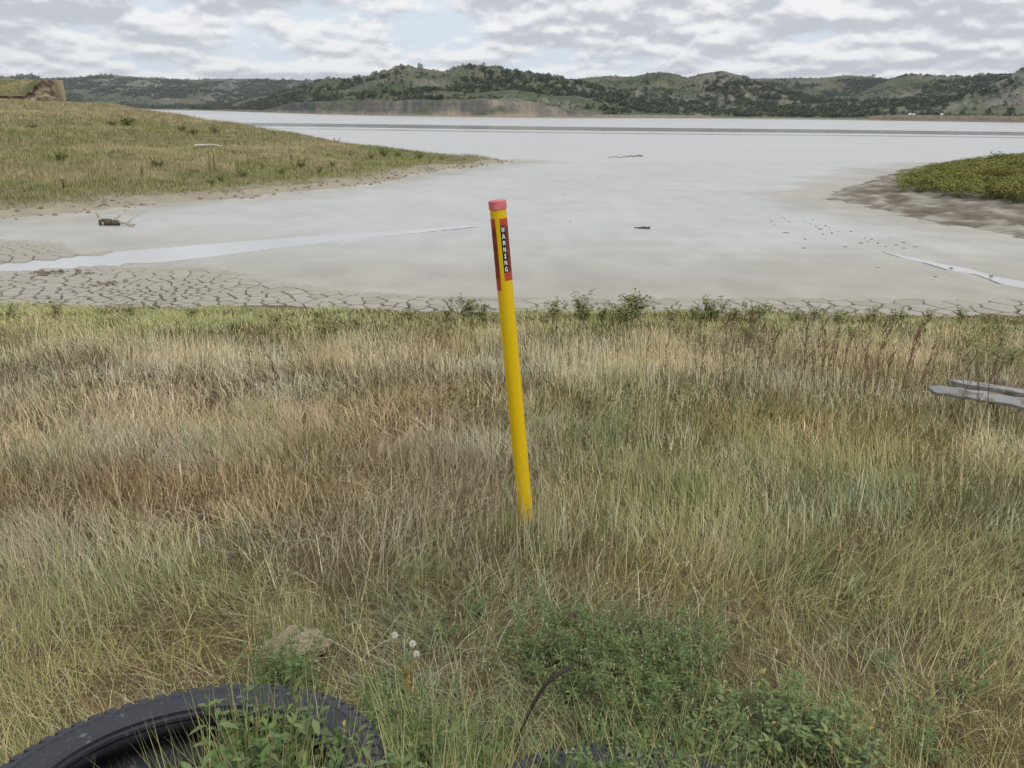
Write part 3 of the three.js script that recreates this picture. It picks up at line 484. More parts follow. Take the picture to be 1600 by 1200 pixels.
// leaves: a folded diamond
function leafInto(o, x, y, z, L, w, az, pitch, c) {
  const dx = Math.cos(az) * Math.cos(pitch), dy = Math.sin(pitch), dz = Math.sin(az) * Math.cos(pitch), sx = -Math.sin(az), sz = Math.cos(az), b = o.pos.length / 3, nx = -Math.cos(az) * Math.sin(pitch), ny = Math.cos(pitch), nz = -Math.sin(az) * Math.sin(pitch);
  const P = (t, s, k) => o.pos.push(x + dx * L * t + sx * w * s + nx * k, y + dy * L * t + ny * k - L * 0.22 * t * t, z + dz * L * t + sz * w * s + nz * k);
  P(0, 0, 0); P(0.38, 0.5, w * 0.16); P(0.38, -0.5, w * 0.16); P(0.72, 0.36, w * 0.1); P(0.72, -0.36, w * 0.1); P(0.42, 0, 0); P(1, 0, 0);
  for (let i = 0; i < 7; i++) { o.nor.push(nx, ny, nz); o.col.push(...c); }
  o.idx.push(b, b + 1, b + 5, b, b + 5, b + 2, b + 1, b + 3, b + 5, b + 5, b + 4, b + 2, b + 3, b + 6, b + 5, b + 5, b + 6, b + 4);
}
function stemInto(o, p, q, r0, r1, c) {                             // a five-sided tapering stem piece
  const a = new THREE.Vector3(...p), b = new THREE.Vector3(...q), d = b.clone().sub(a).normalize(), e = Math.abs(d.y) < 0.9 ? new THREE.Vector3(0, 1, 0) : new THREE.Vector3(1, 0, 0), s = e.cross(d).normalize(), t = d.clone().cross(s), k = o.pos.length / 3;
  for (const [c0, rad] of [[a, r0], [b, r1]]) for (let i = 0; i < 5; i++) { const w = i / 5 * 6.283, n = s.clone().multiplyScalar(Math.cos(w)).addScaledVector(t, Math.sin(w)); o.pos.push(c0.x + n.x * rad, c0.y + n.y * rad, c0.z + n.z * rad); o.nor.push(n.x, n.y, n.z); o.col.push(...c); }
  for (let i = 0; i < 5; i++) { const j = (i + 1) % 5; o.idx.push(k + i, k + j, k + 5 + i, k + j, k + 5 + j, k + 5 + i); }
}
const stemMat = new THREE.MeshStandardMaterial({ vertexColors: true, roughness: 0.9 });
function weedGeo(seed, { stems, h, leaf, cols, dead = 0.04, stemCol = [0.2, 0.2, 0.08], per = 26, spread = 0.55 }) {
  const r = rngOf(seed), S = bag(), L = bag();
  for (let i = 0; i < stems; i++) {
    const az = i / stems * 6.283 + rr(-0.5, 0.5, r), lean = rr(0.05, spread, r), H = h * rr(0.6, 1.05, r); let p = [rr(-0.02, 0.02, r), -0.03, rr(-0.02, 0.02, r)], a = lean; const N = 5, path = [p];
    for (let j = 0; j < N; j++) { const q = [p[0] + Math.cos(az) * Math.sin(a) * H / N, p[1] + Math.cos(a) * H / N, p[2] + Math.sin(az) * Math.sin(a) * H / N]; stemInto(S, p, q, 0.0035 * (1 - j / N * 0.7), 0.0035 * (1 - (j + 1) / N * 0.7), vary(stemCol, 0.15, r)); p = q; path.push(p); a += rr(-0.12, 0.16, r); }
    for (let k = 0; k < per; k++) {
      const t = 0.15 + 0.87 * Math.pow(r(), 0.8), f = Math.min(N - 0.001, t * N), j = Math.floor(f), w = f - j, q = [0, 1, 2].map((e) => lerp(path[j][e], path[j + 1][e], w)), out = r() < 0.75 ? rr(0, h * 0.13, r) * (1.1 - t * 0.6) : 0, la = r() * 6.283;
      const c = r() < dead ? [0.38, 0.3, 0.09] : vary(pick(cols, r), 0.2, r);
      leafInto(L, q[0] + Math.cos(la) * out, q[1] + out * 0.4, q[2] + Math.sin(la) * out, leaf * rr(0.6, 1.2, r), leaf * rr(0.28, 0.42, r), la, rr(-0.2, 0.8, r), c);
    }
  }
  return [unbag(S), unbag(L)];
}
const weed = (name, geos, label, category, pos, group) => { const t = thing(name, label, category, pos, group); part(t, 'stems', geos[0], stemMat); part(t, 'leaves', geos[1], grassMat); return t; };

// weeds on the muddy point
{
  const o = bag(), r = rngOf(31); for (let i = 0; i < 60; i++) { const y = Math.pow(r(), 0.7) * 0.62, a = r() * 6.283, q = Math.sqrt(r()) * 0.26; leafInto(o, Math.cos(a) * q, y, Math.sin(a) * q, rr(0.08, 0.15, r), rr(0.035, 0.06, r), r() * 6.283, rr(-0.3, 0.9, r), vary(pick([[0.19, 0.24, 0.06], [0.155, 0.2, 0.05], [0.24, 0.265, 0.075], [0.29, 0.275, 0.1]], r), 0.2, r)); }
  const list = [];
  for (let i = 0; i < 26000; i++) { const x = rr(14, 62, r), d = rr(36, 84, r), s = sdPoly(weedZone, x, d); if (s < 0 || (s < 1.2 && r() > s / 1.2)) continue; const t = rr(0.8, 1.2, r), n = fbm(x * 0.25, d * 0.25, 3, 151), y = pointY(x, d); list.push([x, y - 0.05, -d, rr(0.8, 1.25, r), (0.55 + 0.7 * n) * rr(0.75, 1.25, r), r() * 6.283, 0.12, t * (0.85 + 0.4 * n), t, t * 0.9]); }
  scatter('point_weeds', 'dense knee-high green weeds covering the muddy point', 'weeds', unbag(o), grassMat, list); console.log('point', list.length);
}
// trees on the hills
{
  const crown = (seed, n, cols) => { const r = rngOf(seed), o = bag(); for (let i = 0; i < n; i++) { const u = rr(-1, 1, r), a = r() * 6.283, q = Math.sqrt(1 - u * u) * Math.pow(r(), 0.33), x = Math.cos(a) * q, z = Math.sin(a) * q, y = 0.52 + 0.45 * u * Math.pow(r(), 0.2); leafInto(o, x * 0.5 * (0.8 + 0.4 * r()), y, z * 0.5, rr(0.2, 0.38, r), rr(0.16, 0.28, r), r() * 6.283, rr(-0.6, 1, r), vary(pick(cols, r), 0.25, r)); } stemInto(o, [0, -0.1, 0], [0, 0.6, 0], 0.05, 0.03, [0.12, 0.09, 0.06]); return unbag(o); };
  const g = crown(41, 60, [[0.075, 0.105, 0.04], [0.06, 0.085, 0.034], [0.095, 0.12, 0.045]]), r = rngOf(42), near = [], far = [];
  for (const [x, y, z, d, k] of woodland) { const h = rr(2.6, 5.6, r) * (d > 1500 ? 1.25 : 1) * k, t = rr(0.75, 1.3, r); (d > 1700 ? far : near).push([x, y - 0.3, z, h * rr(0.9, 1.4, r), h, r() * 6.283, 0.08, t, t, t]); }
  const tm = new THREE.MeshStandardMaterial({ vertexColors: true, roughness: 1, side: THREE.DoubleSide });
  scatter('hillside_woodland', 'dark green woods in the draws of the hills across the lake', 'woods', g, tm, near);
  scatter('distant_woodland', 'dark woods on the farthest ridges', 'woods', g, tm, far);
  // trees that stand apart on the far shore
  const tree = (u, dr, h, label) => { const a = hillAt(u, shoreR(u) + dr), t = thing('shore_tree', label, 'tree', new THREE.Vector3(a.x, a.y - 0.2, a.z), 'trees standing apart on the far shore'), o = bag(), gg = crown(50 + Math.round(u), 130, [[0.07, 0.1, 0.035], [0.055, 0.08, 0.03], [0.09, 0.115, 0.045]]); stemInto(o, [0, 0, 0], [0.1, h * 0.6, 0], h * 0.035, h * 0.015, [0.12, 0.09, 0.06]); part(t, 'trunk', unbag(o), stemMat); const c = part(t, 'crown', gg, tm); c.scale.set(h * 0.75, h, h * 0.75); return t; };
  tree(1396, 30, 10, 'single dark tree at the brown shore beside green woods');
  for (const [u, dr, h] of [[1370, 40, 7], [1545, 48, 6], [1580, 55, 8], [1505, 52, 5.5], [182, 24, 9], [190, 20, 8], [1240, 40, 7], [1150, 36, 7], [945, 50, 6]]) tree(u, dr, h, 'small rounded tree standing apart on the far lake shore');
}
console.log('structure done');
// ================================================================ OBJECTS
// ---- cracked mud: every plate its own piece, sinking under the smooth mud where the cracks close
{
  const r = rngOf(61), pts = [], cellOf = (x, d) => lerp(0.34, 0.55, sstep(-6, 4, x)) * lerp(0.75, 1.35, n2(x * 0.8, d * 0.8, 17));
  for (let tries = 0; tries < 60000 && pts.length < 2200; tries++) {
    const x = rr(-24, 20, r), d = rr(16.5, 34, r), t = crackT(x, d); if (t > 1.05 || d < grassEdge(x) - 0.9) continue;
    if (sdPoly(streamPoly, x, d) > -0.35 || sdPoly(leftPoly, x, d) > 0.4) continue;
    const c = cellOf(x, d) * lerp(0.78, 1.25, t);
    let ok = true; for (const p of pts) { const ex = (p[0] - x) / 1.15, ed = p[1] - d; if (ex * ex + ed * ed < (0.72 * c) ** 2) { ok = false; break; } }
    if (ok) pts.push([x, d, t, c]);
  }
  const plates = [];
  pts.forEach(([x, d, t, c], i) => {
    let poly = [[-c, -c], [c, -c], [c, c], [-c, c]].map(([a, b]) => [x + a * 1.1, d + b]);
    for (let j = 0; j < pts.length; j++) {
      if (i === j) continue; const [qx, qd] = pts[j], ax = qx - x, ad = qd - d, L = Math.hypot(ax, ad); if (L > 3 * c) continue;
      const mx = (x + qx) / 2, md = (d + qd) / 2, out = [];
      for (let k = 0; k < poly.length; k++) { const A = poly[k], B = poly[(k + 1) % poly.length], da = (A[0] - mx) * ax + (A[1] - md) * ad, db = (B[0] - mx) * ax + (B[1] - md) * ad; if (da <= 0) out.push(A); if ((da < 0 && db > 0) || (da > 0 && db < 0)) { const w = da / (da - db); out.push([lerp(A[0], B[0], w), lerp(A[1], B[1], w)]); } }
      poly = out; if (poly.length < 3) break;
    }
    if (poly.length < 3) return;
    const gap = lerp(0.038, 0.014, clamp(t)) * rr(0.3, 2.0, r), tilt = [rr(-0.012, 0.012, r), rr(-0.012, 0.012, r)], top = MUD + lerp(0.008, -0.012, clamp(t)) + rr(-0.004, 0.004, r);
    let cx = 0, cd = 0; for (const p of poly) { cx += p[0] / poly.length; cd += p[1] / poly.length; }
    const ring = [];                                               // wobbled outline
    poly.forEach((A, k) => { const B = poly[(k + 1) % poly.length]; for (const w of [0, 0.5]) { const px = lerp(A[0], B[0], w), pd = lerp(A[1], B[1], w), L = Math.hypot(px - cx, pd - cd) || 1, g = (gap + (w ? (n2(px * 5, pd * 5, 9) - 0.5) * 0.03 : 0.012)) / L; ring.push([lerp(px, cx, clamp(g, 0, 0.6)), lerp(pd, cd, clamp(g, 0, 0.6))]); } });
    const pos = [], idx = [], n = ring.length, P = (x2, d2, y) => pos.push(x2 - cx, y + tilt[0] * (x2 - cx) + tilt[1] * (d2 - cd), -(d2 - cd));
    P(cx, cd, 0.0); for (const [a, b] of ring) P(lerp(a, cx, 0.07), lerp(b, cd, 0.07), 0.001); for (const [a, b] of ring) P(a, b, -0.009); for (const [a, b] of ring) P(a, b, -0.18);
    for (let k = 0; k < n; k++) { const m = (k + 1) % n; idx.push(0, 1 + k, 1 + m); for (const o of [1, 1 + n]) idx.push(o + k, o + n + k, o + m, o + m, o + n + k, o + n + m); }
    plates.push({ g: meshOf(pos, idx), cx, cd, top, size: (c * c) / (cd * cd) });
  });
  plates.sort((a, b) => b.size - a.size);
  const mats = [[0.385, 0.36, 0.3], [0.41, 0.385, 0.325], [0.355, 0.325, 0.265], [0.395, 0.37, 0.31]].map((c) => std(c, 0.82, { side: THREE.DoubleSide }));
  const inView = plates.filter((p) => Math.abs(p.cx) < 0.68 * p.cd);
  const first = new Set(inView.slice(0, 295));
  let k = 0; const rest = [];
  for (const p of plates) { if (first.has(p)) { const m = part(mudFlat, k ? 'mud_plate_' + String(k).padStart(3, '0') : 'mud_plate', p.g, mats[k++ % mats.length]); m.position.set(p.cx, p.top, -p.cd); } else rest.push(p.g.translate(p.cx, p.top, -p.cd)); }
  if (rest.length) { const m = part(mudFlat, 'small_mud_plates', mergeGeometries(rest), mats[0]); m.userData.kind = 'stuff'; }
  console.log('plates', plates.length);
}
// clods of dark broken earth at the left end of the cracked mud, and crumbs along both shores
function clodGeo(seed, k = 0.35) { const g = mergeVertices(new THREE.IcosahedronGeometry(1, 1).deleteAttribute('uv').deleteAttribute('normal')), p = g.attributes.position; for (let i = 0; i < p.count; i++) { const x = p.getX(i), y = p.getY(i), z = p.getZ(i), f = 1 + k * (n3(x * 1.7 + seed, y * 1.7, z * 1.7) * 2 - 1) + k * 0.5 * (n3(x * 4 + seed, y * 4, z * 4) * 2 - 1); p.setXYZ(i, x * f, y * f, z * f); } const q = g.toNonIndexed(); q.computeVertexNormals(); return q; }
{
  const r = rngOf(62), list = [];
  for (let i = 0; i < 4200; i++) { const [x, d] = onLevel(rr(-160, 330, r) * Math.pow(r(), 0.6), rr(424, 474, r), MUD); if (fbm(x * 0.9, d * 0.9, 3, 161) < 0.44 + 0.07 * (x + 16.8) + 0.2 * (r() - 0.5)) continue; const s = rr(0.015, 0.045, r) * rr(0.5, 1.4, r), t = rr(0.7, 1.6, r); list.push([x, MUD + s * 0.2, -d, s * 1.3, s, r() * 6.28, 0.3, 0.19 * t, 0.16 * t, 0.12 * t]); }
  for (let i = 0; i < 5200; i++) { const x = rr(-34, 2, r), d = rr(30, 80, r), s = sdPoly(leftPoly, x, d) + (fbm(x * 0.3, d * 0.3, 3, 71) - 0.5) * 2.4; if (s < -0.8 || s > 1.8 || r() < 0.3) continue; const w = rr(0.03, 0.1, r), t = rr(0.7, 1.3, r); list.push([x, Math.max(bankY(x, d), MUD) + w * 0.1, -d, w * 1.4, w * 0.8, r() * 6.28, 0.2, 0.27 * t, 0.23 * t, 0.175 * t]); }
  scatter('earth_clods', 'broken clods of earth strewn along the edges of the mud', 'clods', clodGeo(3), std([1, 1, 1], 1), list);
  const cg = clodGeo(8, 0.4), cm = std([0.25, 0.235, 0.205], 0.9);
  const spots = [[1222, 340], [1205, 346], [1233, 347], [1210, 352], [1228, 364], [1258, 347], [1266, 350], [1275, 354], [1281, 358], [1290, 353], [1296, 356], [1305, 350], [1310, 362], [1318, 348], [1300, 364], [1286, 366], [1330, 362], [1340, 366], [1352, 372], [1362, 374], [1356, 378], [1345, 380], [1372, 380], [1384, 385], [1390, 372], [1400, 383], [1412, 388], [1258, 374], [1240, 380], [1256, 388], [1320, 386], [1371, 418], [1486, 419], [1549, 431], [1462, 433], [1412, 379], [1430, 386], [1270, 343], [1226, 342], [936, 278], [950, 294], [887, 290], [880, 304], [891, 347], [1062, 270]];
  for (const [u, v] of spots) { const [x, d] = onLevel(u, v, MUD), m = new THREE.Mesh(cg, cm), s = rr(0.022, 0.055, r); m.position.set(x, MUD + s * 0.15, -d); m.scale.set(s * rr(1, 2.2, r), s * 0.55, s); m.rotation.y = r() * 6.28; put(m, 'mud_clod', 'small dark clod lying on the open wet mud', 'clod', 'dark clods on the open mud'); }
}
// ---- yellow marker post
{
  const t = thing('marker_post', 'leaning yellow plastic marker post with red warning stickers and a faded pink cap', 'post', postAt);
  const rad = 0.0415, up = 1.875, pg = [];
  t.rotation.set(0.0, 0, 5.55 * Math.PI / 180);
  const S = 512, c = document.createElement('canvas'); c.width = S; c.height = S; const g = c.getContext('2d'); g.fillStyle = '#e3be00'; g.fillRect(0, 0, S, S);
  const r = rngOf(71);
  for (let i = 0; i < 900; i++) { g.fillStyle = `rgba(${150 + 80 * r()},${110 + 70 * r()},${20 + 40 * r()},${0.03 + 0.07 * r()})`; const x = r() * S; g.fillRect(x, r() * S, 0.6 + r() * 1.5, 4 + r() * 46); }
  for (let i = 0; i < 260; i++) { g.strokeStyle = `rgba(${170 + 40 * r()},${140 + 30 * r()},${80 + 40 * r()},${0.25 + 0.4 * r()})`; g.lineWidth = 0.6 + r() * 1.6; const x = r() * S, y = S - Math.pow(r(), 2.2) * 70; g.beginPath(); g.moveTo(x, y); g.lineTo(x + 3 * (r() - 0.5), y - 6 - 22 * r()); g.stroke(); }   // scuffs near the foot
  for (let i = 0; i < 40; i++) { const x = r() * S, y = r() * S, w = 10 + 40 * r(); for (let k = 0; k < 26; k++) { g.fillStyle = `rgba(${225 + 20 * r()},${195 + 20 * r()},${90 + 60 * r()},0.06)`; g.beginPath(); g.arc(x + w * (r() - 0.5), y + 3 * w * (r() - 0.5), 1 + 6 * r(), 0, 7); g.fill(); } }
  for (let i = 0; i < 150; i++) { g.fillStyle = `rgba(90,75,30,${0.08 + 0.15 * r()})`; g.beginPath(); g.arc(r() * S, r() * S, 0.6 + r() * 1.6, 0, 7); g.fill(); }
  const map = new THREE.CanvasTexture(c); map.colorSpace = THREE.SRGBColorSpace;
  const prof = [[rad, -0.25], [rad, 0], [rad, up - 0.002], [rad - 0.004, up]].map(([a, b]) => new THREE.Vector2(a, b));
  part(t, 'tube', new THREE.LatheGeometry(prof, 40), new THREE.MeshStandardMaterial({ map, roughness: 0.5 }));
  const capP = [[rad + 0.0006, up - 0.034], [rad + 0.0036, up - 0.034], [rad + 0.0036, up + 0.004], [rad + 0.001, up + 0.008], [0.0001, up + 0.009]].map(([a, b]) => new THREE.Vector2(a, b));
  const fade = noiseTex(128, (u, v, x, y) => { const k = tile2(u, v, 9, 171) * 0.7 + h3(x, y, 2) * 0.3; return [196 + 34 * k, 84 + 62 * k, 88 + 62 * k]; }, true);
  part(t, 'cap', new THREE.LatheGeometry(capP, 40), new THREE.MeshStandardMaterial({ map: fade, roughness: 0.7 }));
  const sticker = (a0, a1, top, len, extra) => {
    const w = 192, h = Math.round(192 * len / (rad * (a1 - a0))), cv = document.createElement('canvas'); cv.width = w; cv.height = h; const q = cv.getContext('2d'), s = rngOf(72 + extra);
    q.fillStyle = '#c04a2c'; q.fillRect(0, 0, w, h);
    const body = h * (extra ? 0.7 : 0.74), t0 = h * 0.125;
    q.fillStyle = '#93341f'; q.fillRect(w * 0.42, t0, w * 0.58, body);
    q.fillStyle = '#15110f'; q.fillRect(w * 0.0, t0 - 6, w * 0.47, body + 6);
    for (let i = 0; i < 620; i++) { q.fillStyle = `rgba(30,14,12,${0.35 + 0.5 * s()})`; q.fillRect(w * (0.52 + 0.44 * s()), t0 + body * s(), 2 + 5 * s(), 6 + 15 * s()); }   // small print too fine to read
    q.fillStyle = 'rgba(40,16,12,.75)'; q.beginPath(); q.moveTo(w * 0.5, h * 0.018); q.lineTo(w * 0.82, t0 * 0.8); q.lineTo(w * 0.18, t0 * 0.8); q.closePath(); q.lineWidth = 7; q.strokeStyle = 'rgba(60,20,14,.8)'; q.stroke();
    for (let i = 0; i < 46; i++) { q.fillStyle = `rgba(40,14,12,${0.3 + 0.4 * s()})`; q.fillRect(w * (0.1 + 0.8 * s()), t0 + body + 8 + (h - t0 - body - 16) * s() * (extra ? 0.45 : 1), 4 + 12 * s(), 4 + 7 * s()); }
    q.fillStyle = '#f1f0ea'; q.textAlign = 'center'; q.textBaseline = 'middle'; const L = 'WARNING', st = body / 7;
    for (let i = 0; i < 7; i++) { q.save(); q.translate(w * 0.235, t0 + st * (i + 0.5)); q.font = `bold ${Math.round(st * 0.98)}px sans-serif`; const wd = q.measureText(L[i]).width; q.scale(Math.min(1.1, w * 0.31 / wd), 1); q.fillText(L[i], 0, 0); q.restore(); }
    for (let i = 0; i < 26; i++) { q.strokeStyle = `rgba(225,200,180,${0.12 + 0.3 * s()})`; q.lineWidth = 1 + s() * 1.5; const x = w * s(), y = h * s(); q.beginPath(); q.moveTo(x, y); q.lineTo(x + 16 * (s() - 0.5), y + 26 * (s() - 0.5)); q.stroke(); }
    const tx = new THREE.CanvasTexture(cv); tx.colorSpace = THREE.SRGBColorSpace;
    const gg = new THREE.CylinderGeometry(rad + 0.0009, rad + 0.0009, len, 18, 1, true, a0, a1 - a0); gg.translate(0, top - len / 2, 0);
    part(t, 'warning_sticker', gg, new THREE.MeshStandardMaterial({ map: tx, roughness: 0.55, side: THREE.DoubleSide }));
  };
  const D = Math.PI / 180; sticker(5 * D, 84 * D, up - 0.078, 0.315, 0); sticker(-104 * D, -26 * D, up - 0.078, 0.365, 1);
}
// ---- two old truck tyres lying in the grass
{
  const rubber = noiseTex(512, (u, v, x, y) => { const a = tile2(u, v, 14, 181), b = tile2(u, v, 50, 182), p = 0.55 * sstep(0.66, 0.8, a * 0.6 + b * 0.4), k = b * 14 + h3(x, y, 5) * 10; return [44 + k + 70 * p, 45 + k + 74 * p, 52 + k + 72 * p]; }, true); rubber.repeat.set(6, 2);
  const rm = new THREE.MeshStandardMaterial({ map: rubber, roughness: 0.62 });
  const prof = [[0.30, 0.035], [0.295, 0.06], [0.315, 0.075], [0.36, 0.058], [0.40, 0.04], [0.44, 0.026], [0.462, 0.03], [0.474, 0.042], [0.476, 0.05], [0.482, 0.055], [0.488, 0.075], [0.488, 0.2], [0.476, 0.225], [0.474, 0.24], [0.462, 0.25], [0.44, 0.256], [0.40, 0.245], [0.38, 0.238], [0.376, 0.241], [0.36, 0.234], [0.315, 0.208], [0.295, 0.222], [0.30, 0.247], [0.315, 0.205], [0.33, 0.16], [0.455, 0.19], [0.47, 0.14], [0.455, 0.085], [0.33, 0.1], [0.30, 0.035]];
  const crisp = prof.map(([a, b]) => new THREE.Vector2(0.488 + (a - 0.488) * 0.72, b)), tg = new THREE.LatheGeometry(crisp, 96);
  const lug = (() => { const sh = new THREE.Shape(); sh.moveTo(0, 0.0); sh.lineTo(0.03, 0.004); sh.lineTo(0.034, 0.06); sh.lineTo(0.02, 0.082); sh.lineTo(-0.022, 0.088); sh.lineTo(-0.026, 0.078); sh.lineTo(0, 0.06); sh.closePath(); const g = new THREE.ExtrudeGeometry(sh, { depth: 0.025, bevelEnabled: true, bevelSize: 0.002, bevelThickness: 0.002, bevelSegments: 1, steps: 1 }); g.translate(0, 0, -0.012); return g; })();
  const tyre = (pos, tilt, label, n) => {
    const t = thing('truck_tyre', label, 'tyre', pos); t.rotation.set(tilt[0], 0.3 * n, tilt[1]); t.scale.setScalar(n ? 1 : 0.94);
    part(t, 'casing', tg, rm);
    const lm = new THREE.MeshStandardMaterial({ map: rubber, roughness: 0.66 });
    for (let i = 0; i < 66; i++) { const a = i / 66 * 6.2832, m = part(t, i ? 'tread_lug_' + String(i).padStart(3, '0') : 'tread_lug', lug, lm); m.position.set(Math.cos(a) * 0.4675, 0.166, Math.sin(a) * 0.4675); m.rotation.y = -a; }
    return t;
  };
    tyre(new THREE.Vector3(tyreAt.x, tyreAt.y - 0.235, tyreAt.z), [-0.25, 0.03], 'black truck tyre lying flat in the grass below the tan rock', 0);
  const p2 = atDist(1015, 1378, 1.36); tyre(new THREE.Vector3(p2.x, p2.y - 0.235, p2.z), [-0.24, -0.04], 'black truck tyre almost hidden under leafy weeds beside the curved rubber strip', 1);
}
// ---- tan rock
{
  const g = mergeVertices(new THREE.IcosahedronGeometry(1, 9).deleteAttribute('uv').deleteAttribute('normal')), p = g.attributes.position, col = [];
  for (let i = 0; i < p.count; i++) { const x = p.getX(i), y = p.getY(i), z = p.getZ(i); let f = 1 + 0.32 * (n3(x * 1.4 + 3, y * 1.4, z * 1.4) * 2 - 1) + 0.2 * (n3(x * 4, y * 4 + 2, z * 4) * 2 - 1) + 0.14 * (n3(x * 11, y * 11, z * 11) * 2 - 1); f -= 0.16 * Math.exp(-((x + 0.25) ** 2) * 30); p.setXYZ(i, x * f * 0.155, y * f * 0.05, z * f * 0.1); const n = n3(x * 7 + 4, y * 7, z * 7), m = n3(x * 22, y * 22, z * 22), v = 0.55 + 0.9 * m; col.push((0.22 + 0.12 * n) * v, (0.18 + 0.1 * n) * v, (0.12 + 0.07 * n) * v); }
  g.setAttribute('color', new THREE.Float32BufferAttribute(col, 3)); g.computeVertexNormals();
  const m = new THREE.Mesh(g, new THREE.MeshStandardMaterial({ vertexColors: true, roughness: 0.95 })); m.position.copy(rockAt); m.position.y += 0.015; m.rotation.set(0.1, 0.2, -0.08); put(m, 'tan_rock', 'rough tan rock lying in the grass behind the tyre', 'rock');
}
// ---- bent strip of dark rubber
{
  const A = onGround(805, 1190), pts = [[805, 1192, 0], [812, 1150, 0.12], [836, 1096, 0.22], [862, 1060, 0.3], [897, 1041, 0.33]].map(([u, v]) => atDist(u, v, -A.z + 0.02)), base = pts[0].clone();
  const curve = new THREE.CatmullRomCurve3(pts.map((p) => p.sub(base))), g = new THREE.TubeGeometry(curve, 40, 0.0048, 8), q = g.attributes.position;
  for (let i = 0; i <= 40; i++) { const c = curve.getPointAt(i / 40), k = i > 38 ? (41.5 - i) / 3 : 1; for (let j = 0; j <= 8; j++) { const e = i * 9 + j; q.setXYZ(e, c.x + (q.getX(e) - c.x) * k, c.y + (q.getY(e) - c.y) * k, c.z + (q.getZ(e) - c.z) * 2.2 * k); } } g.computeVertexNormals();
  const m = new THREE.Mesh(g, std([0.05, 0.036, 0.028], 0.75)); m.position.copy(base); put(m, 'rubber_strip', 'curved dark strip of rubber sticking up out of the weeds', 'rubber strip');
}
// ---- plant gone to seed: three white tufts
{
  const base = onGround(640, 1092), r = rngOf(81), t = thing('seed_head_plant', 'thin plant with three fluffy white seed heads near the tan rock', 'plant', base), S = bag(), cols = [[0.42, 0.3, 0.16], [0.36, 0.2, 0.08]];
  for (const [u, v] of [[617, 993], [645, 1006], [651, 1022]]) {
    const tip = atDist(u, v, -base.z - 0.02).sub(base), o = bag(); stemInto(S, [0, 0, 0], [tip.x * 0.4, tip.y * 0.5, tip.z * 0.4], 0.0028, 0.0022, cols[1]); stemInto(S, [tip.x * 0.4, tip.y * 0.5, tip.z * 0.4], tip.toArray(), 0.0022, 0.0015, cols[0]);
    for (let i = 0; i < 260; i++) { const a = r() * 6.283, uu = rr(-0.55, 1, r), L = rr(0.009, 0.016, r), q = Math.sqrt(1 - uu * uu); bladeInto(o, tip.x, tip.y, tip.z, L, 0.0016, a, Math.acos(uu), 0.2, vary([0.8, 0.76, 0.69], 0.08, r), 1); }
    part(t, 'seed_head', unbag(o), grassMat);
  }
  part(t, 'stems', unbag(S), stemMat); const L = bag();
  for (let i = 0; i < 14; i++) leafInto(L, rr(-0.01, 0.01, r), rr(0.02, 0.16, r), rr(-0.01, 0.01, r), rr(0.03, 0.06, r), 0.012, r() * 6.28, rr(0, 0.6, r), vary(pick([[0.4, 0.26, 0.07], [0.3, 0.28, 0.08]], r), 0.2, r)); part(t, 'leaves', unbag(L), grassMat);
}
// ---- weathered boards at the right
{
  const grain = noiseTex(256, (u, v, x, y) => { const k = tile2(u, v * 0.25, 40, 191) * 0.5 + n2(x * 0.7, y * 0.02, 192) * 0.5, w = sstep(0.55, 0.7, tile2(u, v, 5, 193)); return [lerp(178, 136, k) - 30 * w, lerp(180, 134, k) - 36 * w, lerp(182, 130, k) - 44 * w]; }, true);
  const wm = new THREE.MeshStandardMaterial({ map: grain, roughness: 0.9 });
  const board = (a, b, w, th, roll, name, label, seed) => {
    const r = rngOf(seed), L = a.distanceTo(b), n = 26, pos = [], idx = [], uv = [];
    for (let i = 0; i <= n; i++) { const t = i / n, cut = i === 0 ? 0.45 : i === 1 ? 0.75 : 1, ww = w / 2 * cut * (1 + 0.5 * (n2(t * 14, seed, 3) - 0.5)), hh = th / 2; for (const [x, y] of [[-1, -0.7], [-0.9, -1], [0.9, -1], [1, -0.7], [1, 0.7], [0.9, 1], [0, 0.85 + 0.2 * n2(t * 12, seed, 4)], [-0.9, 1], [-1, 0.7]]) { pos.push(t * L + (i === 0 ? x * 0.03 : 0), y * hh + 0.03 * Math.sin(t * 3), x * ww); uv.push(x * 0.5 + y * 0.1, t * L * 2); } }
    for (let i = 0; i < n; i++) for (let j = 0; j < 9; j++) { const k = (j + 1) % 9, p = i * 9; idx.push(p + j, p + k, p + 9 + j, p + k, p + 9 + k, p + 9 + j); }
    for (let j = 1; j < 8; j++) { idx.push(0, j + 1, j); const p = n * 9; idx.push(p, p + j, p + j + 1); }
    const m = new THREE.Mesh(meshOf(pos, idx, { uv }), wm); wm.side = THREE.DoubleSide; m.position.copy(a); const X = b.clone().sub(a).normalize(), Z = X.clone().cross(new THREE.Vector3(0, 1, 0)).normalize(), Y = Z.clone().cross(X); m.quaternion.setFromRotationMatrix(new THREE.Matrix4().makeBasis(X, Y, Z)); m.rotateX(roll); put(m, name, label, 'driftwood', 'weathered boards in the meadow');
  };
  const d0 = -plankAt.z, P = (u, v, d) => { const p = atDist(u, v + 6, d + 0.46); return p; };
  board(P(1452, 602, d0 + 0.12), P(1690, 645, d0 + 0.02), 0.115, 0.04, 0.5, 'weathered_board', 'pale grey split board lying in tall grass at the meadow edge', 5);
  board(P(1484, 592, d0 + 0.42), P(1700, 634, d0 + 0.3), 0.07, 0.06, 0.2, 'weathered_board', 'narrow grey board behind the wide split one', 6);
}
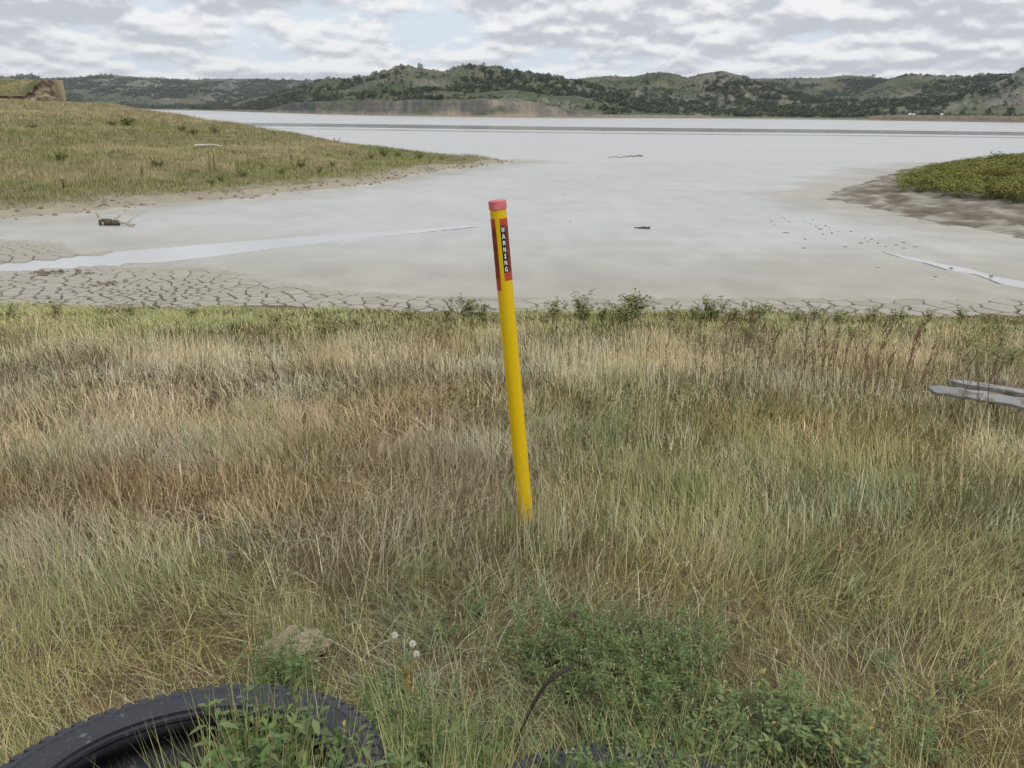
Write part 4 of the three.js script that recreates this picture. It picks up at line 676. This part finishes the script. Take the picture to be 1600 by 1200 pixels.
// ---- driftwood on the bay and under the boards
const woodCol = new THREE.MeshStandardMaterial({ vertexColors: true, roughness: 0.95 });
function wood(name, label, at, segs, category = 'driftwood') {
  const o = bag(), r = rngOf(segs.length * 7 + Math.round(at.x * 10)); for (const [p, q, a, b, c] of segs) { const n = 5; let prev = p; for (let i = 1; i <= n; i++) { const t = i / n, w = Math.hypot(q[0] - p[0], q[1] - p[1]) * 0.05, nx = p.map((v, k) => lerp(v, q[k], t) + (i < n ? rr(-w, w, r) : 0)); stemInto(o, prev, nx, lerp(a, b, (i - 1) / n), lerp(a, b, t), vary(c, 0.15, r)); prev = nx; } }
  const m = new THREE.Mesh(unbag(o), woodCol); m.position.copy(at); return put(m, name, label, category);
}
{
  { const p = onGround(1575, 640); wood('fallen_log', 'dark log half hidden under the pale weathered boards', p.add(new THREE.Vector3(0, 0.06, 0)), [[[-0.3, 0.02, 0.2], [0.9, 0.0, -0.25], 0.1, 0.08, [0.16, 0.13, 0.1]], [[0.35, 0.04, 0.3], [0.1, 0.08, -0.5], 0.08, 0.06, [0.18, 0.15, 0.12]]]); }
  const V = (u, v, y = MUD) => { const [x, d] = onLevel(u, v, y); return new THREE.Vector3(x, y, -d); }, dk = [0.1, 0.08, 0.06], gr = [0.4, 0.36, 0.29], bl = [0.55, 0.5, 0.42];
  wood('driftwood_stump', 'dark driftwood stump with pale bent branches on the mud edge', V(172, 352), [[[-0.35, 0.1, 0], [0.4, 0.12, 0.05], 0.16, 0.11, dk], [[-0.3, 0.15, 0], [-0.55, 0.5, -0.1], 0.07, 0.03, gr], [[0.1, 0.15, 0], [0.65, 0.62, -0.2], 0.05, 0.02, bl], [[0.3, 0.12, 0], [1.15, 0.08, 0.3], 0.07, 0.03, gr], [[0.7, 0.1, 0.1], [1.3, 0.5, 0], 0.035, 0.015, bl], [[0.9, 0.1, 0.2], [1.25, -0.02, 0.6], 0.04, 0.02, gr]]);
  const onBank = (u, v) => { const r0 = ray(u, v); let t = 30; while (t < 200 && CAM_Y + r0.y * t > bankY(r0.x * t, -r0.z * t)) t += 0.25; return new THREE.Vector3(r0.x * t, CAM_Y + r0.y * t, r0.z * t); };
  wood('driftwood_log', 'bleached driftwood log lying in the grass of the far bank', onBank(306, 234).add(new THREE.Vector3(0, 0.25, 0)), [[[0, 0.05, 0], [2.0, 0.0, 0.1], 0.13, 0.07, bl], [[0.2, 0, 0], [-0.15, -0.1, 0.1], 0.1, 0.05, gr]]);
  wood('driftwood_snag', 'reddish forked snag on the far bank crest', onBank(526, 226).add(new THREE.Vector3(0, 0, 0)), [[[0.1, -0.1, 0], [-0.25, 0.65, 0], 0.08, 0.04, [0.24, 0.11, 0.08]], [[0, 0, 0], [0.4, 0.7, 0.1], 0.06, 0.025, [0.28, 0.14, 0.1]], [[0, 0.1, 0], [-0.7, 0.25, 0], 0.05, 0.02, [0.24, 0.12, 0.08]]]);
  wood('stranded_stick', 'short dark stick stranded alone in the middle of the mud', V(996, 357), [[[-0.15, 0.03, 0], [0.5, 0.05, 0.05], 0.015, 0.06, dk]]);
  wood('mud_bar', 'thin dark drift line reaching across the shallow water', V(975, 246), [[[-1.8, 0.0, 1.4], [0.6, 0.03, -1.2], 0.03, 0.05, [0.26, 0.25, 0.23]], [[0.6, 0.03, -1.2], [2.4, 0.05, -3.0], 0.06, 0.08, [0.22, 0.21, 0.19]]], 'drift line');
  for (const [u, v, h] of [[328, 262, 0.75], [335, 261, 1.0], [372, 263, 0.8], [388, 258, 0.7], [100, 292, 0.6], [455, 250, 0.7], [410, 262, 0.6], [222, 270, 0.6]]) {   // dark seed stalks
    const p = onBank(u, v + 8), o = bag(), r = rngOf(Math.round(u)); stemInto(o, [0, -0.05, 0], [0.05, h, 0], 0.02, 0.012, [0.12, 0.09, 0.05]); const t = thing('dark_weed_stalk', 'dark upright weed stalk on the far bank', 'weed', p, 'dark stalks on the far bank'); part(t, 'stem', unbag(o), stemMat); const L = bag(); for (let i = 0; i < 46; i++) leafInto(L, 0.05 * rr(0.3, 1, r), rr(0.35, 1.02, r) * h, 0, rr(0.06, 0.12, r), 0.05, r() * 6.28, rr(-0.2, 0.8, r), vary([0.14, 0.1, 0.055], 0.2, r)); part(t, 'seed_cluster', unbag(L), grassMat);
  }
  // low bushes on the far bank
  const bushG = weedGeo(91, { stems: 12, h: 0.8, leaf: 0.14, cols: [[0.15, 0.18, 0.06], [0.19, 0.21, 0.075], [0.12, 0.15, 0.05]], per: 34, spread: 0.9 }), brightG = weedGeo(92, { stems: 12, h: 0.8, leaf: 0.13, cols: [[0.2, 0.26, 0.065], [0.25, 0.29, 0.08], [0.16, 0.21, 0.055]], per: 34, spread: 0.8 });
  [[200, 198, 1.7], [286, 206, 1], [303, 212, 1.1], [335, 208, 1], [245, 262, 0.8], [175, 197, 0.9], [95, 252, 0.9], [52, 205, 1]].forEach(([u, v, s], i) => { const b = weed('low_bush', bushG, i ? 'small dark green bush on the far bank slope' : 'largest dark green bush on the far bank slope', 'bush', onBank(u, v), i ? 'small bushes on the far bank' : null); b.scale.setScalar(s); b.rotation.y = i; });
  [[600, 246, 1.5], [622, 247, 1.1], [655, 250, 1.2], [580, 249, 0.9], [548, 246, 0.8], [690, 251, 0.7], [520, 262, 0.8], [470, 262, 0.9], [380, 278, 0.8], [440, 274, 0.8], [345, 284, 0.7], [330, 290, 0.6], [500, 270, 0.7]].forEach(([u, v, s], i) => { const b = weed('leafy_bush', brightG, 'bright green leafy bush at the tip of the far bank', 'bush', onBank(u, v), 'bright bushes along the far bank tip'); b.scale.setScalar(s); b.rotation.y = i * 2; });
  // the tall clump on the muddy point
  const [cx, cd] = onLevel(1557, 262, MUD + 0.7), cl = weed('tall_weed_clump', brightG, 'taller weed clump standing above the rest on the muddy point', 'weed', new THREE.Vector3(cx, pointY(cx, cd), -cd), null); cl.scale.set(2.2, 1.6, 2);
}
// ---- weeds along the near shore
{
  const kinds = [0, 1, 2].map((i) => weedGeo(101 + i, { stems: 6, h: 0.5, leaf: 0.075, cols: [[0.14, 0.18, 0.05], [0.18, 0.21, 0.065], [0.22, 0.2, 0.08], [0.11, 0.14, 0.045]], stemCol: [0.16, 0.11, 0.06], per: 36, spread: 0.45, dead: 0.08 })), r = rngOf(110);
  for (const [u, v, s] of [[722, 500, 1], [700, 503, 0.7], [752, 502, 1], [738, 498, 0.8], [865, 503, 0.9], [908, 500, 1.15], [912, 504, 0.8], [940, 503, 0.7], [965, 502, 0.8], [985, 503, 1.25], [993, 500, 1.15], [975, 507, 0.9], [1050, 505, 0.8], [1088, 504, 0.9], [1108, 504, 1.2], [1115, 506, 1], [1095, 509, 0.8], [1145, 506, 0.9], [1175, 507, 0.85], [1190, 505, 0.9], [1240, 507, 0.7], [1275, 505, 0.9], [1310, 508, 0.7], [1360, 505, 0.8], [640, 504, 0.7], [505, 540, 0.7], [520, 536, 0.9], [430, 512, 0.7], [300, 502, 0.6], [868, 560, 0.7], [1168, 545, 0.8], [205, 498, 0.6], [560, 520, 0.6], [1400, 507, 0.7], [1450, 506, 0.6], [90, 496, 0.6], [20, 505, 0.7], [1500, 506, 0.7]]) {
    const p = onGround(u, v), b = weed('shore_weed', pick(kinds, r), 'leafy green weed standing along the edge of the mud', 'weed', p, 'green weeds along the near shore'); b.scale.setScalar(s * rr(1.05, 1.4, r)); b.rotation.y = r() * 6.28;
  }
  const bush = weedGeo(105, { stems: 16, h: 0.75, leaf: 0.06, cols: [[0.19, 0.24, 0.075], [0.23, 0.26, 0.09], [0.16, 0.2, 0.07]], per: 34, spread: 0.7 });
  [[1540, 590], [1580, 592], [1515, 585]].forEach(([u, v], i) => { const b = weed('leafy_shrub', bush, 'green leafy shrub growing behind the weathered boards', 'shrub', onGround(u, v), 'shrubs behind the boards'); b.rotation.y = i * 2; b.scale.setScalar([1, 0.9, 0.7][i]); });
}
// ---- brown dock stalks in the upper right meadow
{
  const r = rngOf(120), kinds = [0, 1, 2, 3].map((i) => {
    const q = rngOf(121 + i), S = bag(), L = bag(); let p = [0, -0.03, 0]; const H = 0.85; for (let k = 0; k < 5; k++) { const n = [p[0] + rr(-0.025, 0.025, q), p[1] + H / 5, p[2] + rr(-0.025, 0.025, q)]; stemInto(S, p, n, 0.006 - k * 0.0009, 0.0051 - k * 0.0009, vary([0.2, 0.12, 0.075], 0.15, q)); p = n; if (k > 1) for (let b = 0; b < 2; b++) { const a = q() * 6.28, e = [n[0] + Math.cos(a) * 0.05, n[1] + rr(0.08, 0.16, q), n[2] + Math.sin(a) * 0.05]; stemInto(S, n, e, 0.003, 0.002, [0.2, 0.12, 0.075]); for (let j = 0; j < 16; j++) { const t = q(); leafInto(L, lerp(n[0], e[0], t), lerp(n[1], e[1], t), lerp(n[2], e[2], t), rr(0.012, 0.028, q), 0.014, q() * 6.28, rr(-0.5, 0.6, q), vary(pick([[0.2, 0.11, 0.065], [0.27, 0.17, 0.1], [0.16, 0.1, 0.06]], q), 0.2, q)); } } }
    for (let j = 0; j < 46; j++) { const t = rr(0.35, 1, q); leafInto(L, 0, t * H, 0, rr(0.012, 0.03, q), 0.014, q() * 6.28, rr(-0.5, 0.7, q), vary(pick([[0.2, 0.11, 0.065], [0.27, 0.17, 0.1], [0.16, 0.1, 0.06]], q), 0.2, q)); }
    return [unbag(S), unbag(L)];
  });
  const spots = [[1040, 590], [1085, 585], [1093, 600], [1130, 600], [1180, 600], [1196, 590], [1200, 606], [1220, 590], [1238, 610], [1285, 596], [1292, 604], [1300, 585], [1310, 600], [1342, 590], [1350, 600], [1375, 575], [1380, 590], [1405, 590], [1412, 600], [1428, 640], [1450, 590], [1165, 560], [1240, 640], [1065, 560], [1150, 575], [1255, 575], [1330, 570], [1420, 560], [1500, 640], [1540, 650], [1520, 655], [1590, 660], [960, 570], [905, 565], [885, 580], [1010, 575], [1475, 620], [1545, 625], [700, 560], [655, 575], [460, 615], [490, 610], [440, 612], [395, 590], [1270, 615], [1360, 620]];
  for (const [u, v] of spots) { const p = onGround(u, v + 28), k = pick(kinds, r), t = u < 960 ? thing('short_dock_stalk', 'short brown stalk among the dry grass left of the yellow post or just behind it', 'weed', p, 'short brown stalks near the post') : thing('dock_stalk', 'brown dried dock stalk standing above the grass between yellow post and weathered boards', 'weed', p, 'brown stalks in the meadow'); part(t, 'stem', k[0], stemMat); part(t, 'seeds', k[1], grassMat); t.scale.setScalar(rr(0.65, 1.05, r) * (u < 960 ? 0.7 : 1)); t.rotation.set(rr(-0.12, 0.12, r), r() * 6.28, rr(-0.12, 0.12, r)); }
}
// ---- leafy weeds in the foreground
{
  const r = rngOf(130), G = [[0.11, 0.17, 0.06], [0.15, 0.205, 0.075], [0.095, 0.145, 0.055], [0.18, 0.215, 0.095]], P = [[0.15, 0.21, 0.085], [0.19, 0.24, 0.105], [0.13, 0.185, 0.075]];
  const dark = [0, 1, 2].map((i) => weedGeo(131 + i, { stems: 11, h: 0.3, leaf: 0.021, cols: G, per: 66, spread: 0.95, dead: 0.012 })), pale = [0, 1, 2].map((i) => weedGeo(141 + i, { stems: 9, h: 0.27, leaf: 0.03, cols: P, per: 46, spread: 0.85, dead: 0.012 }));
  const place = (list, kinds, name, label, group) => list.forEach(([u, v, s]) => { const b = weed(name, pick(kinds, r), label, 'weed', onGround(u, v), group); b.scale.setScalar(s * rr(0.9, 1.1, r)); b.rotation.y = r() * 6.28; });
  place([[830, 1040, 0.9], [880, 1035, 1], [930, 1060, 1], [890, 1090, 0.9], [960, 1010, 0.8], [1000, 1060, 1], [1050, 1040, 0.9], [1075, 1080, 0.9], [1010, 1110, 1], [1040, 1150, 1], [1000, 1180, 1.1], [1060, 1195, 1], [960, 1150, 0.9], [1100, 1130, 0.8], [870, 980, 0.7], [920, 980, 0.7], [1080, 1000, 0.7], [1110, 1050, 0.7], [700, 1180, 0.7], [760, 1190, 0.8], [1000, 990, 0.6]], dark, 'small_leaved_weed', 'bushy small-leaved green weed around the curved rubber strip', 'bushy weeds in the foreground');
  place([[1180, 1160, 1], [1215, 1190, 1.1], [1250, 1200, 1.1], [1160, 1210, 1], [1290, 1215, 1], [1220, 1130, 0.7], [1330, 1225, 0.9], [1130, 1225, 1], [1270, 1165, 0.7]], pale, 'pale_leaved_weed', 'pale green leafy weed in front of the meadow grass beside the hidden tyre', 'pale weeds in the foreground');
  [[0.1, -1.66, 1.1], [0.22, -1.6, 1.2], [0.34, -1.62, 1.2], [0.45, -1.58, 1.2], [0.28, -1.45, 1.2], [0.4, -1.42, 1.2], [0.16, -1.42, 1.2], [0.52, -1.7, 1.1], [0.24, -1.8, 1], [0.38, -1.82, 1]].forEach(([x, z, s]) => { const b = weed('small_leaved_weed', pick(dark, r), 'bushy small-leaved green weed around the curved rubber strip', 'weed', new THREE.Vector3(x, groundY(x, -z), z), 'bushy weeds in the foreground'); b.scale.setScalar(s); b.rotation.y = r() * 6.28; });
  [[-0.42, -1.75, 0.9], [-0.36, -1.6, 0.9], [-0.3, -1.85, 0.8], [-0.25, -1.5, 0.9], [-0.18, -1.65, 0.8]].forEach(([x, z, s]) => { const b = weed('path_weed', pick(pale, r), 'low green weed below the white seed heads', 'weed', new THREE.Vector3(x, groundY(x, -z), z), 'weeds below the seed heads'); b.scale.setScalar(s); b.rotation.y = r() * 6.28; });
  const T = tyreAt, hide = (dx, dz, s, kinds) => { const x = T.x + dx, z = T.z + dz, b = weed('tyre_weed', pick(kinds, r), 'tall green weed growing through and beside the grassy end of the tyre by the rock', 'weed', new THREE.Vector3(x, groundY(x, -z), z), 'weeds hiding the tyre'); b.scale.set(s * 0.8, s, s * 0.8); b.rotation.y = r() * 6.28; };
  for (let i = 0; i < 22; i++) { const a = rr(-1.25, 1.15, r), q = rr(0.16, 0.33, r); hide(Math.cos(a) * q, -Math.sin(a) * q, rr(1.5, 1.9, r), r() < 0.5 ? dark : pale); }
  for (let i = 0; i < 20; i++) { const a = rr(-1.3, 0.7, r), q = rr(0.5, 0.62, r); hide(Math.cos(a) * q, -Math.sin(a) * q, rr(1.3, 1.7, r), r() < 0.5 ? dark : pale); }
  place([[435, 1070, 0.75], [455, 1085, 0.85], [420, 1085, 0.7], [480, 1080, 0.6]], dark, 'rockside_weed', 'feathery green weed growing between the tyre and the tan rock', 'weeds by the rock');
  place([[600, 1090, 0.6], [610, 1120, 0.7], [640, 1150, 0.7], [590, 1150, 0.7], [660, 1190, 0.8]], pale, 'path_weed', 'low green weed below the white seed heads', 'weeds below the seed heads');
  place([[1420, 1120, 0.5], [1500, 1090, 0.5], [1440, 1180, 0.6], [1530, 1040, 0.45], [750, 960, 0.5], [690, 1000, 0.5], [1380, 1040, 0.4]], pale, 'meadow_weed', 'small scattered green weed among the meadow grass', 'scattered meadow weeds');
}
// ---- long fresh grass inside and beside the tyre, and over the right edge of it
{
  const r = rngOf(150), g = tuft(151, { n: 22, h: 0.36, spread: 0.07, w: 0.0045, lean: 0.55, curl: 1.1, cols: [[0.15, 0.205, 0.06], [0.19, 0.235, 0.08], [0.26, 0.275, 0.11], [0.13, 0.18, 0.055], [0.36, 0.32, 0.17]] }), list = [];
  const add = (x, z, s) => { const t = rr(0.85, 1.15, r); list.push([x, groundY(x, -z) - 0.01, z, rr(0.8, 1.2, r), s * rr(0.75, 1.15, r), r() * 6.28, 0.15, t, t, t]); };
  for (let i = 0; i < 210; i++) { const a = r() * 6.28, q = Math.sqrt(r()) * 0.34, x = Math.cos(a) * q; if (x < 0.0 && r() < 0.8) continue; add(tyreAt.x + x, tyreAt.z + Math.sin(a) * q, x > 0.06 ? 1.75 : 0.9); }
  for (let i = 0; i < 90; i++) { const a = rr(-1.3, 0.2, r), q = rr(0.5, 0.7, r); add(tyreAt.x + Math.cos(a) * q, tyreAt.z - Math.sin(a) * q, 1.5); }
  for (let i = 0; i < 150; i++) { const a = rr(-1.2, 0.95, r), q = rr(0.5, 0.75, r); add(tyreAt.x + Math.cos(a) * q, tyreAt.z - Math.sin(a) * q, 1.25); }
  for (let i = 0; i < 40; i++) { const a = rr(0.6, 2.9, r), q = rr(0.53, 0.62, r); add(tyreAt.x + Math.cos(a) * q, tyreAt.z - Math.sin(a) * q, 0.5); }
  for (let i = 0; i < 26; i++) { const a = rr(-0.3, 2.6, r), q = rr(0.05, 0.3, r); add(postAt.x + Math.cos(a) * q, postAt.z + Math.abs(Math.sin(a)) * q * 0.6, 0.52); }
  for (let i = 0; i < 90; i++) { const x = rr(0.05, 0.55, r), z = -rr(1.25, 1.95, r); add(x, z, 0.9); }
  scatter('fresh_green_grass', 'long fresh green grass growing through the tyres and around the post foot', 'grass', g, grassMat, list);
}
// ---- tall single straw stalks
{
  const r = rngOf(160);
  const stalks = [[545, 1035, 585, 845], [375, 860, 370, 792], [425, 830, 430, 760], [735, 1080, 775, 1130], [742, 1000, 712, 1050], [300, 840, 305, 812], [945, 1000, 930, 950], [1320, 900, 1310, 850], [1440, 820, 1400, 760], [1180, 860, 1160, 800], [150, 1000, 120, 900], [60, 960, 40, 880]];
  for (const [u, v, u2, v2] of stalks) { const b = onGround(u, Math.max(v, v2)), top = atDist(v > v2 ? u2 : u, Math.min(v, v2), Math.hypot(b.x, b.z) * 1.01).sub(b), o = bag(), c = vary([0.6, 0.49, 0.27], 0.15, r), t = thing('straw_stalk', 'long single straw stalk rising above the meadow grass', 'grass stalk', b, 'single straw stalks'); stemInto(o, [0, -0.02, 0], top.clone().multiplyScalar(0.5).add(new THREE.Vector3(rr(-0.01, 0.01, r), 0, 0)).toArray(), 0.0022, 0.0018, c); stemInto(o, top.clone().multiplyScalar(0.5).toArray(), top.toArray(), 0.0018, 0.0011, c); part(t, 'stem', unbag(o), stemMat); const L = bag(); for (let i = 0; i < 26; i++) { const k = rr(0.78, 1.02, r); bladeInto(L, top.x * k, top.y * k, top.z * k, 0.016, 0.004, r() * 6.28, rr(0.1, 0.5, r), 0.2, c, 1); } part(t, 'seed_head', unbag(L), grassMat); }
}
// ---- pale boulders on the far right shore
{
  const g = clodGeo(21, 0.25), m = std([0.78, 0.77, 0.74], 0.9);
  for (const [u, dr, s] of [[1423, 44, 1.5], [1429, 40, 1.3], [1473, 44, 1.3]]) { const a = hillAt(u, shoreR(u) + dr), b = new THREE.Mesh(g, m); b.position.set(a.x, a.y + s * 0.4, a.z); b.scale.set(s, s * 0.85, s); b.rotation.y = u; put(b, 'white_boulder', 'white boulder on the grassy flat of the far shore', 'boulder', 'white boulders on the far shore'); }
}
renderer.render(scene, camera);
